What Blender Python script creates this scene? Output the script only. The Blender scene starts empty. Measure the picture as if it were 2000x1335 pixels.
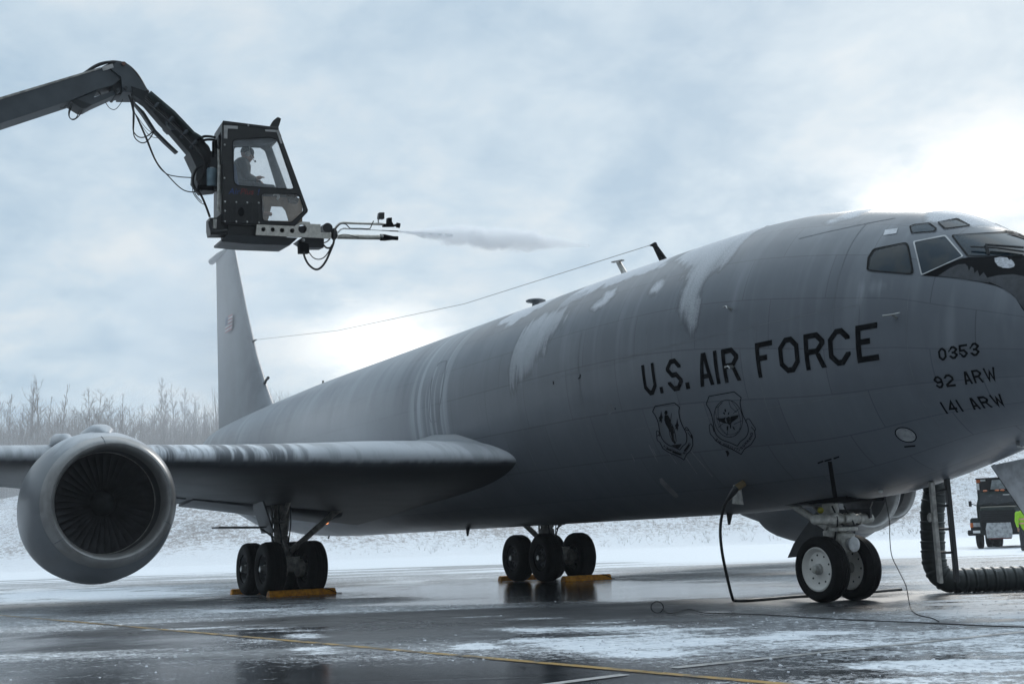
import bpy, bmesh, math, random
import numpy as np
from mathutils import Vector, Matrix
from mathutils.geometry import delaunay_2d_cdt

# ------------------------------------------------------------------ camera
# world axes: X runs aft along the aircraft, Y to its right wing, Z up; the apron is z = 0
SC = bpy.context.scene
COL = SC.collection
CAM = np.array([-8.761965802825532, 12.380684039799172, 0.9462078870504571])
RT = np.array([-0.4897460142271169, -0.8712146677552718, -0.033672603652289246])
UP = np.array([-0.16483408071749897, 0.054597047764892506, 0.9848090618030355])
FW = np.array([0.8561416748311401, -0.4878567054611729, 0.17034455539846513])
FPX, OX, OY = 2441.6806622029744, 1039.2150687233386, 635.9646500739327
cd = bpy.data.cameras.new('camera')
cam = bpy.data.objects.new('camera', cd); COL.objects.link(cam)
cam.matrix_world = Matrix(((RT[0], UP[0], -FW[0], CAM[0]), (RT[1], UP[1], -FW[1], CAM[1]), (RT[2], UP[2], -FW[2], CAM[2]), (0, 0, 0, 1)))
cd.sensor_width = 36; cd.lens = FPX / 2000 * 36
cd.shift_x = -(OX - 1000) / 2000; cd.shift_y = (OY - 667.5) / 2000
cd.clip_start = .1; cd.clip_end = 6000
SC.camera = cam
SC.view_settings.view_transform = 'Standard'; SC.view_settings.look = 'None'
SC.view_settings.gamma = 1; SC.view_settings.use_curve_mapping = False
SC.view_settings.exposure = 0.0
SC.cycles.use_denoising = True
SC.cycles.max_bounces = 6; SC.cycles.diffuse_bounces = 3; SC.cycles.glossy_bounces = 3
SC.cycles.transparent_max_bounces = 12; SC.cycles.transmission_bounces = 4; SC.cycles.volume_bounces = 4
SC.cycles.caustics_reflective = False; SC.cycles.caustics_refractive = False

def ray(px, py):
    px = np.asarray(px, float); py = np.asarray(py, float)
    return FW + RT * ((px - OX) / FPX)[..., None] - UP * ((py - OY) / FPX)[..., None]
def at(px, py, D): return CAM + ray(px, py) * np.asarray(D, float)[..., None]
def on(px, py, ax, val):
    d = ray(px, py); return CAM + d * ((val - CAM[ax]) / d[..., ax])[..., None]
def on_plane(px, py, p0, n):
    d = ray(px, py); return CAM + d * (((np.asarray(p0) - CAM) @ n) / (d @ n))[..., None]
def pix(P):
    v = np.asarray(P, float) - CAM; z = v @ FW
    return OX + FPX * (v @ RT) / z, OY - FPX * (v @ UP) / z

# ------------------------------------------------------------------ light
SUN_AZ_DIR = ray(1990, 430); SUN_AZ_DIR[2] = 0; SUN_AZ_DIR /= np.linalg.norm(SUN_AZ_DIR)
SUN_EL = math.radians(31)
world = bpy.data.worlds.new('World'); SC.world = world; world.use_nodes = True
def make_world():
    nt = world.node_tree; nt.nodes.clear(); N = nt.nodes.new; L = nt.links.new
    out = N('ShaderNodeOutputWorld'); bg = N('ShaderNodeBackground'); L(bg.outputs[0], out.inputs[0])
    tc = N('ShaderNodeTexCoord')
    sky = N('ShaderNodeTexSky'); sky.sky_type = 'NISHITA'; sky.sun_disc = False
    sky.sun_elevation = SUN_EL; sky.sun_rotation = math.atan2(SUN_AZ_DIR[0], SUN_AZ_DIR[1])
    sky.air_density = 1.0; sky.dust_density = 2.0
    bg.inputs[1].default_value = 0.1
    def math_(op, a, b=None, c=None, clamp=False):
        n = N('ShaderNodeMath'); n.operation = op; n.use_clamp = clamp
        for i, x in enumerate((a, b, c)):
            if x is None: continue
            if isinstance(x, (int, float)): n.inputs[i].default_value = x
            else: L(x, n.inputs[i])
        return n.outputs[0]
    sep = N('ShaderNodeSeparateXYZ'); L(tc.outputs['Generated'], sep.inputs[0])
    # cloud deck: direction projected on a flat layer high above
    zz = math_('ADD', math_('MAXIMUM', sep.outputs[2], 0.0), 0.30)
    cx = math_('DIVIDE', sep.outputs[0], zz); cy = math_('DIVIDE', sep.outputs[1], zz)
    cmb = N('ShaderNodeCombineXYZ'); L(cx, cmb.inputs[0]); L(cy, cmb.inputs[1])
    def noise(vec, scale, det, rough, dist, off=(0, 0, 0)):
        mp = N('ShaderNodeMapping'); mp.inputs['Location'].default_value = off; L(vec, mp.inputs[0])
        n = N('ShaderNodeTexNoise'); n.inputs['Scale'].default_value = scale; n.inputs['Detail'].default_value = det
        n.inputs['Roughness'].default_value = rough; n.inputs['Distortion'].default_value = dist
        L(mp.outputs[0], n.inputs['Vector']); return n.outputs[0]
    n1 = noise(cmb.outputs[0], 1.7, 7, .56, .35, (3.1, 1.7, 0))
    n2 = noise(cmb.outputs[0], 6.5, 6, .58, .2, (7.3, 2.2, 1))
    nn = math_('ADD', math_('MULTIPLY', n1, .62), math_('MULTIPLY', n2, .38))
    ramp = N('ShaderNodeValToRGB'); L(nn, ramp.inputs[0])
    e = ramp.color_ramp.elements
    e[0].position = .385; e[0].color = (4.4, 5.85, 7.2, 1)
    e[1].position = .615; e[1].color = (7.7, 8.35, 8.75, 1)
    m = ramp.color_ramp.elements.new(.50); m.color = (6.0, 7.25, 8.25, 1)
    mix = N('ShaderNodeMix'); mix.data_type = 'RGBA'; mix.inputs[0].default_value = .94
    L(sky.outputs[0], mix.inputs[6]); L(ramp.outputs[0], mix.inputs[7])
    col = mix.outputs[2]
    # thin bright cloud where the sun stands behind it, and a second bright gap
    def glow(px, py, wr, wu, gain, tint, brk):
        nonlocal col
        d = ray(px, py); d = d / np.linalg.norm(d)
        r = np.cross(d, [0, 0, 1]); r /= np.linalg.norm(r); u = np.cross(r, d)
        def dot(v):
            n = N('ShaderNodeVectorMath'); n.operation = 'DOT_PRODUCT'
            L(tc.outputs['Generated'], n.inputs[0]); n.inputs[1].default_value = tuple(v); return n.outputs['Value']
        q = math_('ADD', math_('POWER', math_('ABSOLUTE', math_('DIVIDE', dot(r), wr)), 2), math_('POWER', math_('ABSOLUTE', math_('DIVIDE', dot(u), wu)), 2))
        g = math_('EXPONENT', math_('MULTIPLY', q, -1.0))
        g = math_('MULTIPLY', g, math_('GREATER_THAN', dot(d), 0.0))
        gp = N('ShaderNodeMapRange'); gp.interpolation_type = 'SMOOTHSTEP'; L(nn, gp.inputs[0]); gp.inputs[1].default_value = .42; gp.inputs[2].default_value = .58
        g = math_('MULTIPLY', g, math_('ADD', math_('MULTIPLY', gp.outputs[0], 1.35 * brk), 1 - brk), clamp=False)
        a = N('ShaderNodeMix'); a.data_type = 'RGBA'; a.blend_type = 'ADD'
        sc = math_('MULTIPLY', g, gain); L(sc, a.inputs[0]); a.clamp_factor = False
        L(col, a.inputs[6]); a.inputs[7].default_value = (*tint, 1); col = a.outputs[2]
    glow(2010, 350, .115, .045, 1.0, (3.8, 3.25, 2.75), .8)
    glow(1640, 430, .10, .020, 1.0, (1.6, 1.4, 1.2), .9)
    glow(745, 675, .052, .028, 1.0, (4.6, 4.1, 3.5), .95)
    glow(300, 600, .30, .12, 1.0, (-.55, -.30, -.05), .3)
    # unseen sky behind the camera is dimmed to darken surfaces facing it
    n = N('ShaderNodeVectorMath'); n.operation = 'DOT_PRODUCT'; L(tc.outputs['Generated'], n.inputs[0]); n.inputs[1].default_value = tuple(SUN_AZ_DIR)
    mr = N('ShaderNodeMapRange'); mr.interpolation_type = 'SMOOTHSTEP'; L(n.outputs['Value'], mr.inputs[0])
    mr.inputs[1].default_value = -.75; mr.inputs[2].default_value = .55; mr.inputs[3].default_value = .40; mr.inputs[4].default_value = 1.0
    dk = N('ShaderNodeMix'); dk.data_type = 'RGBA'; dk.blend_type = 'MULTIPLY'; dk.inputs[0].default_value = 1; L(col, dk.inputs[6]); L(mr.outputs[0], dk.inputs[7]); col = dk.outputs[2]
    # overcast: the zenith is brighter than the horizon
    zr = N('ShaderNodeMapRange'); zr.interpolation_type = 'SMOOTHSTEP'; L(sep.outputs[2], zr.inputs[0])
    zr.inputs[1].default_value = .42; zr.inputs[2].default_value = .85; zr.inputs[3].default_value = 1.0; zr.inputs[4].default_value = 2.5
    zk = N('ShaderNodeMix'); zk.data_type = 'RGBA'; zk.blend_type = 'MULTIPLY'; zk.inputs[0].default_value = 1; L(col, zk.inputs[6]); L(zr.outputs[0], zk.inputs[7]); col = zk.outputs[2]
    L(col, bg.inputs[0])
make_world()
sd = bpy.data.lights.new('sun', 'SUN'); sd.energy = 1.1; sd.angle = math.radians(14); sd.color = (1, .96, .9)
sun = bpy.data.objects.new('sun', sd); COL.objects.link(sun)
sdir = np.array([SUN_AZ_DIR[0] * math.cos(SUN_EL), SUN_AZ_DIR[1] * math.cos(SUN_EL), math.sin(SUN_EL)])
sun.rotation_euler = Vector(sdir).to_track_quat('Z', 'Y').to_euler()

# ------------------------------------------------------------------ helpers
def nrm(v): v = np.asarray(v, float); return v / (np.linalg.norm(v) + 1e-12)
def perp(d):
    d = nrm(d); a = np.array([0, 0, 1.]) if abs(d[2]) < .9 else np.array([1., 0, 0])
    u = nrm(np.cross(d, a)); return u, np.cross(d, u)
def crom(P, n=8):
    P = [np.asarray(p, float) for p in P]
    if len(P) < 3: return np.array([P[0] + (P[-1] - P[0]) * t for t in np.linspace(0, 1, n + 1)])
    Q = [2 * P[0] - P[1]] + P + [2 * P[-1] - P[-2]]; o = []
    for i in range(1, len(Q) - 2):
        a, b, c, d = Q[i - 1:i + 3]
        for k in range(n):
            t = k / n
            o.append(.5 * (2 * b + (c - a) * t + (2 * a - 5 * b + 4 * c - d) * t * t + (3 * b - a - 3 * c + d) * t ** 3))
    o.append(P[-1]); return np.array(o)

class MB:
    def __init__(s): s.v = []; s.f = []
    def add(s, V, F):
        o = len(s.v); s.v.extend([tuple(map(float, p)) for p in V]); s.f.extend([tuple(i + o for i in f) for f in F]); return s
    def loft(s, rings, cap=True, closed=True):
        n = len(rings[0]); V = np.concatenate(rings); F = []
        for i in range(len(rings) - 1):
            for j in range(n if closed else n - 1):
                k = (j + 1) % n; F.append((i * n + j, i * n + k, (i + 1) * n + k, (i + 1) * n + j))
        if cap and closed:
            F.append(tuple(range(n))[::-1]); F.append(tuple(range((len(rings) - 1) * n, len(rings) * n)))
        return s.add(V, F)
    def tube(s, P, r, n=8, cap=True):
        P = np.asarray(P, float); r = np.broadcast_to(np.asarray(r, float), (len(P),)); rings = []
        T = np.gradient(P, axis=0); u, w = perp(T[0])
        for i in range(len(P)):
            t = nrm(T[i]); u = nrm(u - t * (u @ t)); w = np.cross(t, u)
            a = np.linspace(0, 2 * math.pi, n, endpoint=False)
            rings.append(P[i] + r[i] * (np.cos(a)[:, None] * u + np.sin(a)[:, None] * w))
        return s.loft(rings, cap)
    def rod(s, a, b, r, r2=None, n=12): return s.tube(np.array([a, b], float), [r, r if r2 is None else r2], n)
    def box(s, c, ex, ey, ez, hx, hy, hz, bev=0.0):
        c = np.asarray(c, float); ex, ey, ez = map(lambda q: np.asarray(q, float), (ex, ey, ez))
        b = min(bev, hx * .9, hy * .9, hz * .9)
        if b <= 0:
            V = [c + sx * hx * ex + sy * hy * ey + sz * hz * ez for sx in (-1, 1) for sy in (-1, 1) for sz in (-1, 1)]
            return s.add(V, [(0, 1, 3, 2), (4, 6, 7, 5), (0, 4, 5, 1), (2, 3, 7, 6), (0, 2, 6, 4), (1, 5, 7, 3)])
        rings = []
        for z, q in ((-hz, b), (-hz + b, 0), (hz - b, 0), (hz, b)):
            X, Y = hx - q, hy - q
            pts = [(-X, -Y + b), (-X + b, -Y), (X - b, -Y), (X, -Y + b), (X, Y - b), (X - b, Y), (-X + b, Y), (-X, Y - b)]
            rings.append(np.array([c + x * ex + y * ey + z * ez for x, y in pts]))
        return s.loft(rings)
    def bx(s, c, hx, hy, hz, bev=0.0): return s.box(c, (1, 0, 0), (0, 1, 0), (0, 0, 1), hx, hy, hz, bev)
    def lathe(s, o, ax, prof, n=48, cap=False, ph=0.0):
        u, w = perp(ax); ax = nrm(ax); a = np.linspace(0, 2 * math.pi, n, endpoint=False) + ph
        rings = [np.asarray(o) + t * ax + r * (np.cos(a)[:, None] * u + np.sin(a)[:, None] * w) for t, r in prof]
        return s.loft(rings, cap)
    def sphere(s, c, r, n=16, m=10, ax=None, sc=(1, 1, 1)):
        pr = [(-math.cos(t) , max(math.sin(t), .001)) for t in np.linspace(0, math.pi, m)]
        a = np.linspace(0, 2 * math.pi, n, endpoint=False)
        ex, ey, ez = ax if ax is not None else (np.eye(3))
        rings = [np.asarray(c) + r * (sc[2] * t * np.asarray(ez) + sc[0] * q * np.cos(a)[:, None] * np.asarray(ex) + sc[1] * q * np.sin(a)[:, None] * np.asarray(ey)) for t, q in pr]
        return s.loft(rings)
    def prism(s, outer, holes, to3, ext):
        """flat outline (2-D, with holes) carried to 3-D by to3 and given the thickness vector ext"""
        loops = [outer] + list(holes); P = []; E = []
        for lp in loops:
            o = len(P); P += [Vector((float(a), float(b))) for a, b in lp]; E += [(o + i, o + (i + 1) % len(lp)) for i in range(len(lp))]
        vs, _, fs, *_ = delaunay_2d_cdt(P, E, [], 1, 1e-6)
        if holes:   # drop triangles lying in a hole
            fs = [f for f in fs if not any(inpoly(sum((vs[i] for i in f), Vector((0, 0))) / len(f), h) for h in holes) and inpoly(sum((vs[i] for i in f), Vector((0, 0))) / len(f), outer)]
        A = np.array([to3(v.x, v.y) for v in vs]); ext = np.asarray(ext, float); n = len(A)
        F = [tuple(f) for f in fs] + [tuple(i + n for i in f)[::-1] for f in fs]
        o = len(s.v); s.add(np.concatenate([A, A + ext]), F)
        for lp in loops:
            B = np.array([to3(a, b) for a, b in lp]); m = len(B)
            s.add(np.concatenate([B, B + ext]), [(i, i + m, (i + 1) % m + m, (i + 1) % m) for i in range(m)])
        return s
    def build(s, name, mat, parent=None, smooth=35, fix=True):
        me = bpy.data.meshes.new(name); me.from_pydata(s.v, [], s.f); me.update()
        if fix:
            bm = bmesh.new(); bm.from_mesh(me); bmesh.ops.remove_doubles(bm, verts=bm.verts, dist=1e-5)
            bmesh.ops.recalc_face_normals(bm, faces=bm.faces); bm.to_mesh(me); bm.free()
        if smooth:
            me.shade_smooth()
            try: me.set_sharp_from_angle(angle=math.radians(smooth))
            except Exception: pass
        me.materials.append(mat)
        return link(name, me, parent)
def inpoly(p, poly):
    x, y = p[0], p[1]; c = False; j = len(poly) - 1
    for i in range(len(poly)):
        xi, yi = poly[i]; xj, yj = poly[j]
        if (yi > y) != (yj > y) and x < (xj - xi) * (y - yi) / (yj - yi) + xi: c = not c
        j = i
    return c
def link(name, me, parent=None):
    o = bpy.data.objects.new(name, me); COL.objects.link(o); setpar(o, parent); return o
def setpar(o, parent):
    if parent is not None:
        o.parent = parent
        p = parent; loc = Vector((0, 0, 0))
        while p is not None and p.type == 'EMPTY': loc += p.location; p = p.parent
        if parent.type == 'EMPTY': o.matrix_parent_inverse = Matrix.Translation(-loc)
def thing(name, label, cat, loc=(0, 0, 0), group=None):
    o = bpy.data.objects.new(name, None); COL.objects.link(o); o.location = tuple(map(float, loc)); o.empty_display_size = .2
    return tag(o, label, cat, group)
def tag(o, label, cat, group=None):
    o['label'] = label; o['category'] = cat
    if group: o['group'] = group
    return o
def kind(o, k): o['kind'] = k; return o
rng = np.random.default_rng(7); random.seed(7)
def fbm(x, y, oct=5, seed=0):
    x = np.asarray(x, float); y = np.asarray(y, float); tot = np.zeros(np.broadcast(x, y).shape); amp = .5
    T = np.random.default_rng(seed).random((256, 256))
    for o in range(oct):
        xi = np.floor(x).astype(int); yi = np.floor(y).astype(int); fx = x - xi; fy = y - yi
        fx = fx * fx * (3 - 2 * fx); fy = fy * fy * (3 - 2 * fy)
        a = T[xi % 256, yi % 256]; b = T[(xi + 1) % 256, yi % 256]; c = T[xi % 256, (yi + 1) % 256]; d = T[(xi + 1) % 256, (yi + 1) % 256]
        tot += amp * ((a * (1 - fx) + b * fx) * (1 - fy) + (c * (1 - fx) + d * fx) * fy); x = x * 2.03 + 17.3; y = y * 2.03 + 5.1; amp *= .5
    return tot / (1 - .5 ** oct)
def sstep(a, b, x): t = np.clip((x - a) / (b - a), 0, 1); return t * t * (3 - 2 * t)

# ------------------------------------------------------------------ materials
class NT:
    def __init__(s, name):
        s.m = bpy.data.materials.new(name); s.m.use_nodes = True; s.t = s.m.node_tree; s.t.nodes.clear()
        s.out = s.t.nodes.new('ShaderNodeOutputMaterial'); s.b = s.t.nodes.new('ShaderNodeBsdfPrincipled'); s.l(s.b.outputs[0], s.out.inputs[0])
    def l(s, a, b): s.t.links.new(a, b)
    def n(s, t): return s.t.nodes.new(t)
    def math(s, op, a, b=None, c=None, clamp=False):
        n = s.n('ShaderNodeMath'); n.operation = op; n.use_clamp = clamp
        for i, x in enumerate((a, b, c)):
            if x is None: continue
            if isinstance(x, (int, float)): n.inputs[i].default_value = x
            else: s.l(x, n.inputs[i])
        return n.outputs[0]
    def mix(s, f, a, b, mode='MIX'):
        n = s.n('ShaderNodeMix'); n.data_type = 'RGBA'; n.blend_type = mode
        for i, x in ((0, f), (6, a), (7, b)):
            if isinstance(x, (int, float)): n.inputs[i].default_value = x
            elif isinstance(x, tuple): n.inputs[i].default_value = (*x, 1)[:4]
            else: s.l(x, n.inputs[i])
        return n.outputs[2]
    def noise(s, vec=None, scale=5, detail=4, rough=.55, mp=None, dist=0.0):
        n = s.n('ShaderNodeTexNoise'); n.inputs['Scale'].default_value = scale; n.inputs['Detail'].default_value = detail
        n.inputs['Roughness'].default_value = rough; n.inputs['Distortion'].default_value = dist
        if vec is None: vec = s.obj()
        if mp is not None:
            k = s.n('ShaderNodeMapping'); k.inputs['Scale'].default_value = mp; s.l(vec, k.inputs[0]); vec = k.outputs[0]
        s.l(vec, n.inputs['Vector']); return n.outputs[0]
    def obj(s): return s.n('ShaderNodeTexCoord').outputs['Object']
    def attr(s, name):
        n = s.n('ShaderNodeAttribute'); n.attribute_name = name; return n
    def ramp(s, f, a, b):
        n = s.n('ShaderNodeMapRange'); n.interpolation_type = 'SMOOTHSTEP'
        s.l(f, n.inputs[0]); n.inputs[1].default_value = a; n.inputs[2].default_value = b; return n.outputs[0]
    def bump(s, h, strength=.3, dist=.01):
        n = s.n('ShaderNodeBump'); n.inputs['Strength'].default_value = strength; n.inputs['Distance'].default_value = dist
        s.l(h, n.inputs['Height']); s.l(n.outputs[0], s.b.inputs['Normal'])
    def set(s, k, x):
        i = s.b.inputs[k]
        if isinstance(x, (int, float)): i.default_value = x
        elif isinstance(x, tuple): i.default_value = (*x, 1)[:4]
        else: s.l(x, i)
def simple(name, col, rough=.5, metal=0.0, var=.25, scale=6, bump=0.0, spec=None, rvar=.1):
    t = NT(name); nz = t.noise(scale=scale, detail=5)
    lo = tuple(c * (1 - var) for c in col); hi = tuple(min(1, c * (1 + var)) for c in col)
    t.set('Base Color', t.mix(t.ramp(nz, .3, .7), lo, hi)); t.set('Metallic', metal)
    t.set('Roughness', t.math('ADD', t.math('MULTIPLY', nz, 2 * rvar), rough - rvar))
    if spec is not None: t.set('Specular IOR Level', spec)
    if bump: t.bump(nz, bump)
    return t.m
def glass(name, col=(.8, .85, .88), alpha=.25, rough=.05):
    t = NT(name); nz = t.noise(scale=4)
    t.set('Base Color', col); t.set('Roughness', rough); t.set('Alpha', t.math('ADD', t.math('MULTIPLY', nz, .12), alpha - .06)); t.set('Specular IOR Level', .6)
    return t.m
M = {}
M['black'] = simple('black_paint', (.004, .0045, .006), .8, spec=.1)
M['decal'] = simple('black_stencil_paint', (.004, .0045, .006), .9, spec=.05)
M['thin_decal'] = simple('thin_stencil_paint', (.007, .008, .010), .9, spec=.06)
M['seam'] = simple('seam_grey', (.125, .135, .15), .5)  # panel joints in a flat grey of their own
M['rubber'] = simple('tyre_rubber', (.009, .009, .0095), .7, var=.35, scale=9, spec=.15)
M['rim_white'] = simple('cream_wheel_paint', (.80, .78, .74), .42, scale=5, var=.06)
M['rim_grey'] = simple('grimy_wheel_paint', (.10, .105, .11), .5, scale=14)
M['hub'] = simple('hub_metal', (.42, .42, .41), .35, .6)
M['gear_white'] = simple('gear_white_paint', (.50, .49, .45), .42, scale=12, var=.3)
M['gear_grey'] = simple('gear_grey_paint', (.36, .345, .32), .45, scale=12, var=.35)
M['chrome'] = simple('polished_steel', (.6, .6, .6), .18, .95, var=.1)
M['dark_metal'] = simple('dark_metal', (.03, .031, .033), .45, .3)
M['fan'] = simple('fan_titanium', (.05, .05, .053), .42, .4)
M['duct'] = simple('inlet_duct', (.05, .051, .053), .5)
M['steel'] = simple('brushed_aluminium', (.56, .53, .48), .38, .75, scale=18, var=.15)
M['boom'] = simple('boom_grey_paint', (.064, .076, .086), .5, scale=3, var=.18)
M['jib'] = simple('jib_dark_paint', (.016, .019, .022), .5, scale=5)
M['cab'] = simple('cab_dark_paint', (.020, .020, .020), .5, scale=7, var=.25)
M['cab_trim'] = simple('cab_light_trim', (.40, .39, .38), .5)
M['cab_tan'] = simple('cab_interior_tan', (.30, .22, .15), .7)
M['cab_grey'] = simple('cab_interior_grey', (.085, .09, .095), .7)
M['hose'] = simple('black_hose', (.010, .010, .011), .5)
M['white'] = simple('white_plastic', (.72, .72, .71), .45, var=.08)
M['blue'] = simple('blue_lettering', (.02, .05, .20), .5)
M['red'] = simple('red_lettering', (.17, .02, .02), .5)
M['blue_plastic'] = simple('pale_blue_reservoir', (.20, .29, .34), .4)
M['skin'] = simple('skin', (.32, .19, .14), .55, var=.12)
M['jacket'] = simple('olive_jacket', (.045, .05, .052), .8, scale=25)
M['trousers'] = simple('dark_trousers', (.03, .032, .036), .85, scale=25)
M['hair'] = simple('dark_cap', (.035, .032, .03), .8)
M['chock'] = simple('orange_chock_paint', (.95, .34, .025), .5, scale=14, var=.35)
M['chock_dark'] = simple('chock_stencil', (.03, .018, .012), .6)
M['cockpit'] = simple('cockpit_interior', (.02, .025, .03), .6)
M['hivis'] = simple('hi_vis_fabric', (.32, .62, .02), .7, var=.1)
M['reflect'] = simple('reflective_tape', (.72, .34, .28), .5, var=.1)
M['truck'] = simple('truck_green_paint', (.013, .021, .019), .7, scale=5, var=.3, spec=.08)
M['truck_black'] = simple('truck_black', (.008, .009, .010), .7, spec=.2)
M['amber'] = simple('amber_lens', (.55, .13, .02), .25)
M['lamp'] = simple('lamp_glass', (.48, .49, .50), .15, .3)
M['frosty_plate'] = simple('dirty_grille_plate', (.36, .37, .38), .7, var=.35, scale=7)
M['seat'] = simple('seat_blue_fabric', (.03, .06, .14), .8)
M['pane'] = glass('clear_pane', alpha=.11)
M['pane_low'] = glass('grimy_pane', (.62, .60, .58), .2, .2)
# ------------------------------------------------------------------ fuselage surface
ST = [(-0.9,2.646,2.418,0.06,2.53),(-0.75,2.944,2.277,0.28,2.6),(-0.4,3.351,2.111,0.56,2.7),(0.1,3.742,2.008,0.819,2.8),(0.7,4.137,1.935,1.039,2.9),(1.3,4.524,1.866,1.219,2.98),(1.9,4.871,1.724,1.37,3.08),(2.6,5.101,1.555,1.502,3.16),(3.4,5.276,1.415,1.613,3.28),(4.4,5.428,1.349,1.703,3.43),(5.6,5.5,1.291,1.779,3.58),(7.2,5.52,1.268,1.814,3.68),(9.0,5.54,1.268,1.83,3.71),
      (22.5,5.53,1.27,1.83,3.71),(26,5.48,1.36,1.77,3.78),(29,5.42,1.72,1.60,3.95),(32,5.36,2.4,1.3,4.15),(35,5.26,3.3,0.85,4.4),(37.2,5.05,4.15,0.36,4.62)]
def pchip(x, y, xs):
    h = np.diff(x); d = np.diff(y) / h; m = np.zeros_like(y)
    for i in range(1, len(x) - 1):
        if d[i - 1] * d[i] > 0:
            w1 = 2 * h[i] + h[i - 1]; w2 = h[i] + 2 * h[i - 1]; m[i] = (w1 + w2) / (w1 / d[i - 1] + w2 / d[i])
    m[0] = d[0]; m[-1] = d[-1]
    k = np.clip(np.searchsorted(x, xs) - 1, 0, len(x) - 2); t = (xs - x[k]) / h[k]
    return (2*t**3-3*t**2+1)*y[k] + (t**3-2*t**2+t)*h[k]*m[k] + (-2*t**3+3*t**2)*y[k+1] + (t**3-t**2)*h[k]*m[k+1]
_A = np.array(ST); FXS = np.unique(np.concatenate([np.linspace(-.9, 5.6, 260), np.linspace(5.6, 20, 480), np.linspace(20, 37.2, 150)]))
FT, FB, FH, FZ = [pchip(_A[:, 0], _A[:, i], FXS) for i in range(1, 5)]
def sec(x): return [np.interp(x, FXS, q) for q in (FT, FB, FH, FZ)]
def fpt(x, a, off=0.0):
    """point at station x and angle a (0 = right side, 90 deg = crown), pushed out by off"""
    x = np.asarray(x, float); a = np.asarray(a, float); T, B, H, Z = sec(x); s = np.sin(a); h = np.where(s > 0, T - Z, Z - B)
    P = np.stack([x + 0 * a, H * np.cos(a), Z + h * s], -1)
    n = np.stack([0 * (x + a), np.cos(a) / H, s / h], -1); n /= np.linalg.norm(n, axis=-1, keepdims=True)
    return P + n * off
def fang(x, z):
    T, B, H, Z = sec(x); h = np.where(z > Z, T - Z, Z - B); return np.arcsin(np.clip((z - Z) / h, -1, 1))
def fxz(x, z, off=0.0): return fpt(x, fang(x, z), off)
def hit(px, py, depth=0):
    """where the sight line through a picture point meets the fuselage: station and angle"""
    px = np.atleast_1d(np.asarray(px, float)); py = np.atleast_1d(np.asarray(py, float)); d = ray(px, py); N = len(px)
    def g(P):
        T, B, H, Z = sec(P[..., 0]); h = np.where(P[..., 2] > Z, T - Z, Z - B)
        v = (P[..., 1] / H) ** 2 + ((P[..., 2] - Z) / h) ** 2 - 1
        return np.where((P[..., 0] < -.9) | (P[..., 0] > 37.2), 1.0 + abs(P[..., 0]), v)
    ts = np.arange(7.5, 48, .06); lo = np.zeros(N); hi = np.zeros(N)
    for c in range(0, N, 400):
        G = g(CAM + ts[None, :, None] * d[c:c + 400, None, :]); neg = G < 0; k = np.where(neg.any(1), neg.argmax(1), G.argmin(1))
        hi[c:c + 400] = ts[k]; lo[c:c + 400] = np.where(neg.any(1), ts[np.maximum(k - 1, 0)], ts[k])
    for _ in range(22):
        m = (lo + hi) / 2; ins = g(CAM + m[:, None] * d) < 0; hi = np.where(ins, m, hi); lo = np.where(ins, lo, m)
    miss = ~(g(CAM + hi[:, None] * d) < 0)
    if miss.any() and depth < 14:      # just past the silhouette: step back onto the skin
        x2, a2 = hit(px[miss], py[miss] + 2.0, depth + 1)
    P = CAM + hi[:, None] * d; T, B, H, Z = sec(P[:, 0]); h = np.where(P[:, 2] > Z, T - Z, Z - B)
    X_, A_ = P[:, 0].copy(), np.arctan2((P[:, 2] - Z) / h, P[:, 1] / H)
    if miss.any() and depth < 14: X_[miss] = x2; A_[miss] = a2
    return X_, A_
def hit1(px, py): x, a = hit([px], [py]); return float(x[0]), float(a[0])

# frost still lying on the skin, laid out in station / girth coordinates (metres)
RAD = 1.83
def girth(lst): x, a = hit([p[0] for p in lst], [p[1] for p in lst]); return list(zip(x, a * RAD))
def sdist(P, poly):
    """signed distance, positive inside"""
    P = np.asarray(P); A = np.array(poly); B = np.roll(A, -1, 0); best = np.full(len(P), 1e9); ins = np.zeros(len(P), bool)
    for a, b in zip(A, B):
        ab = b - a; t = np.clip(((P - a) @ ab) / (ab @ ab + 1e-12), 0, 1); best = np.minimum(best, np.linalg.norm(P - a - t[:, None] * ab, axis=1))
        c = ((a[1] > P[:, 1]) != (b[1] > P[:, 1])) & (P[:, 0] < (b[0] - a[0]) * (P[:, 1] - a[1]) / (b[1] - a[1] + 1e-12) + a[0]); ins ^= c
    return np.where(ins, best, -best)
CR = 1.57 * RAD
def over(lst, k=2.2):   # carry a patch over the crown to the far side
    g = girth(lst); x0 = g[0][0]; x1 = g[-1][0]; return g + [(x1, CR + k), (x0, CR + k)]
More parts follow.
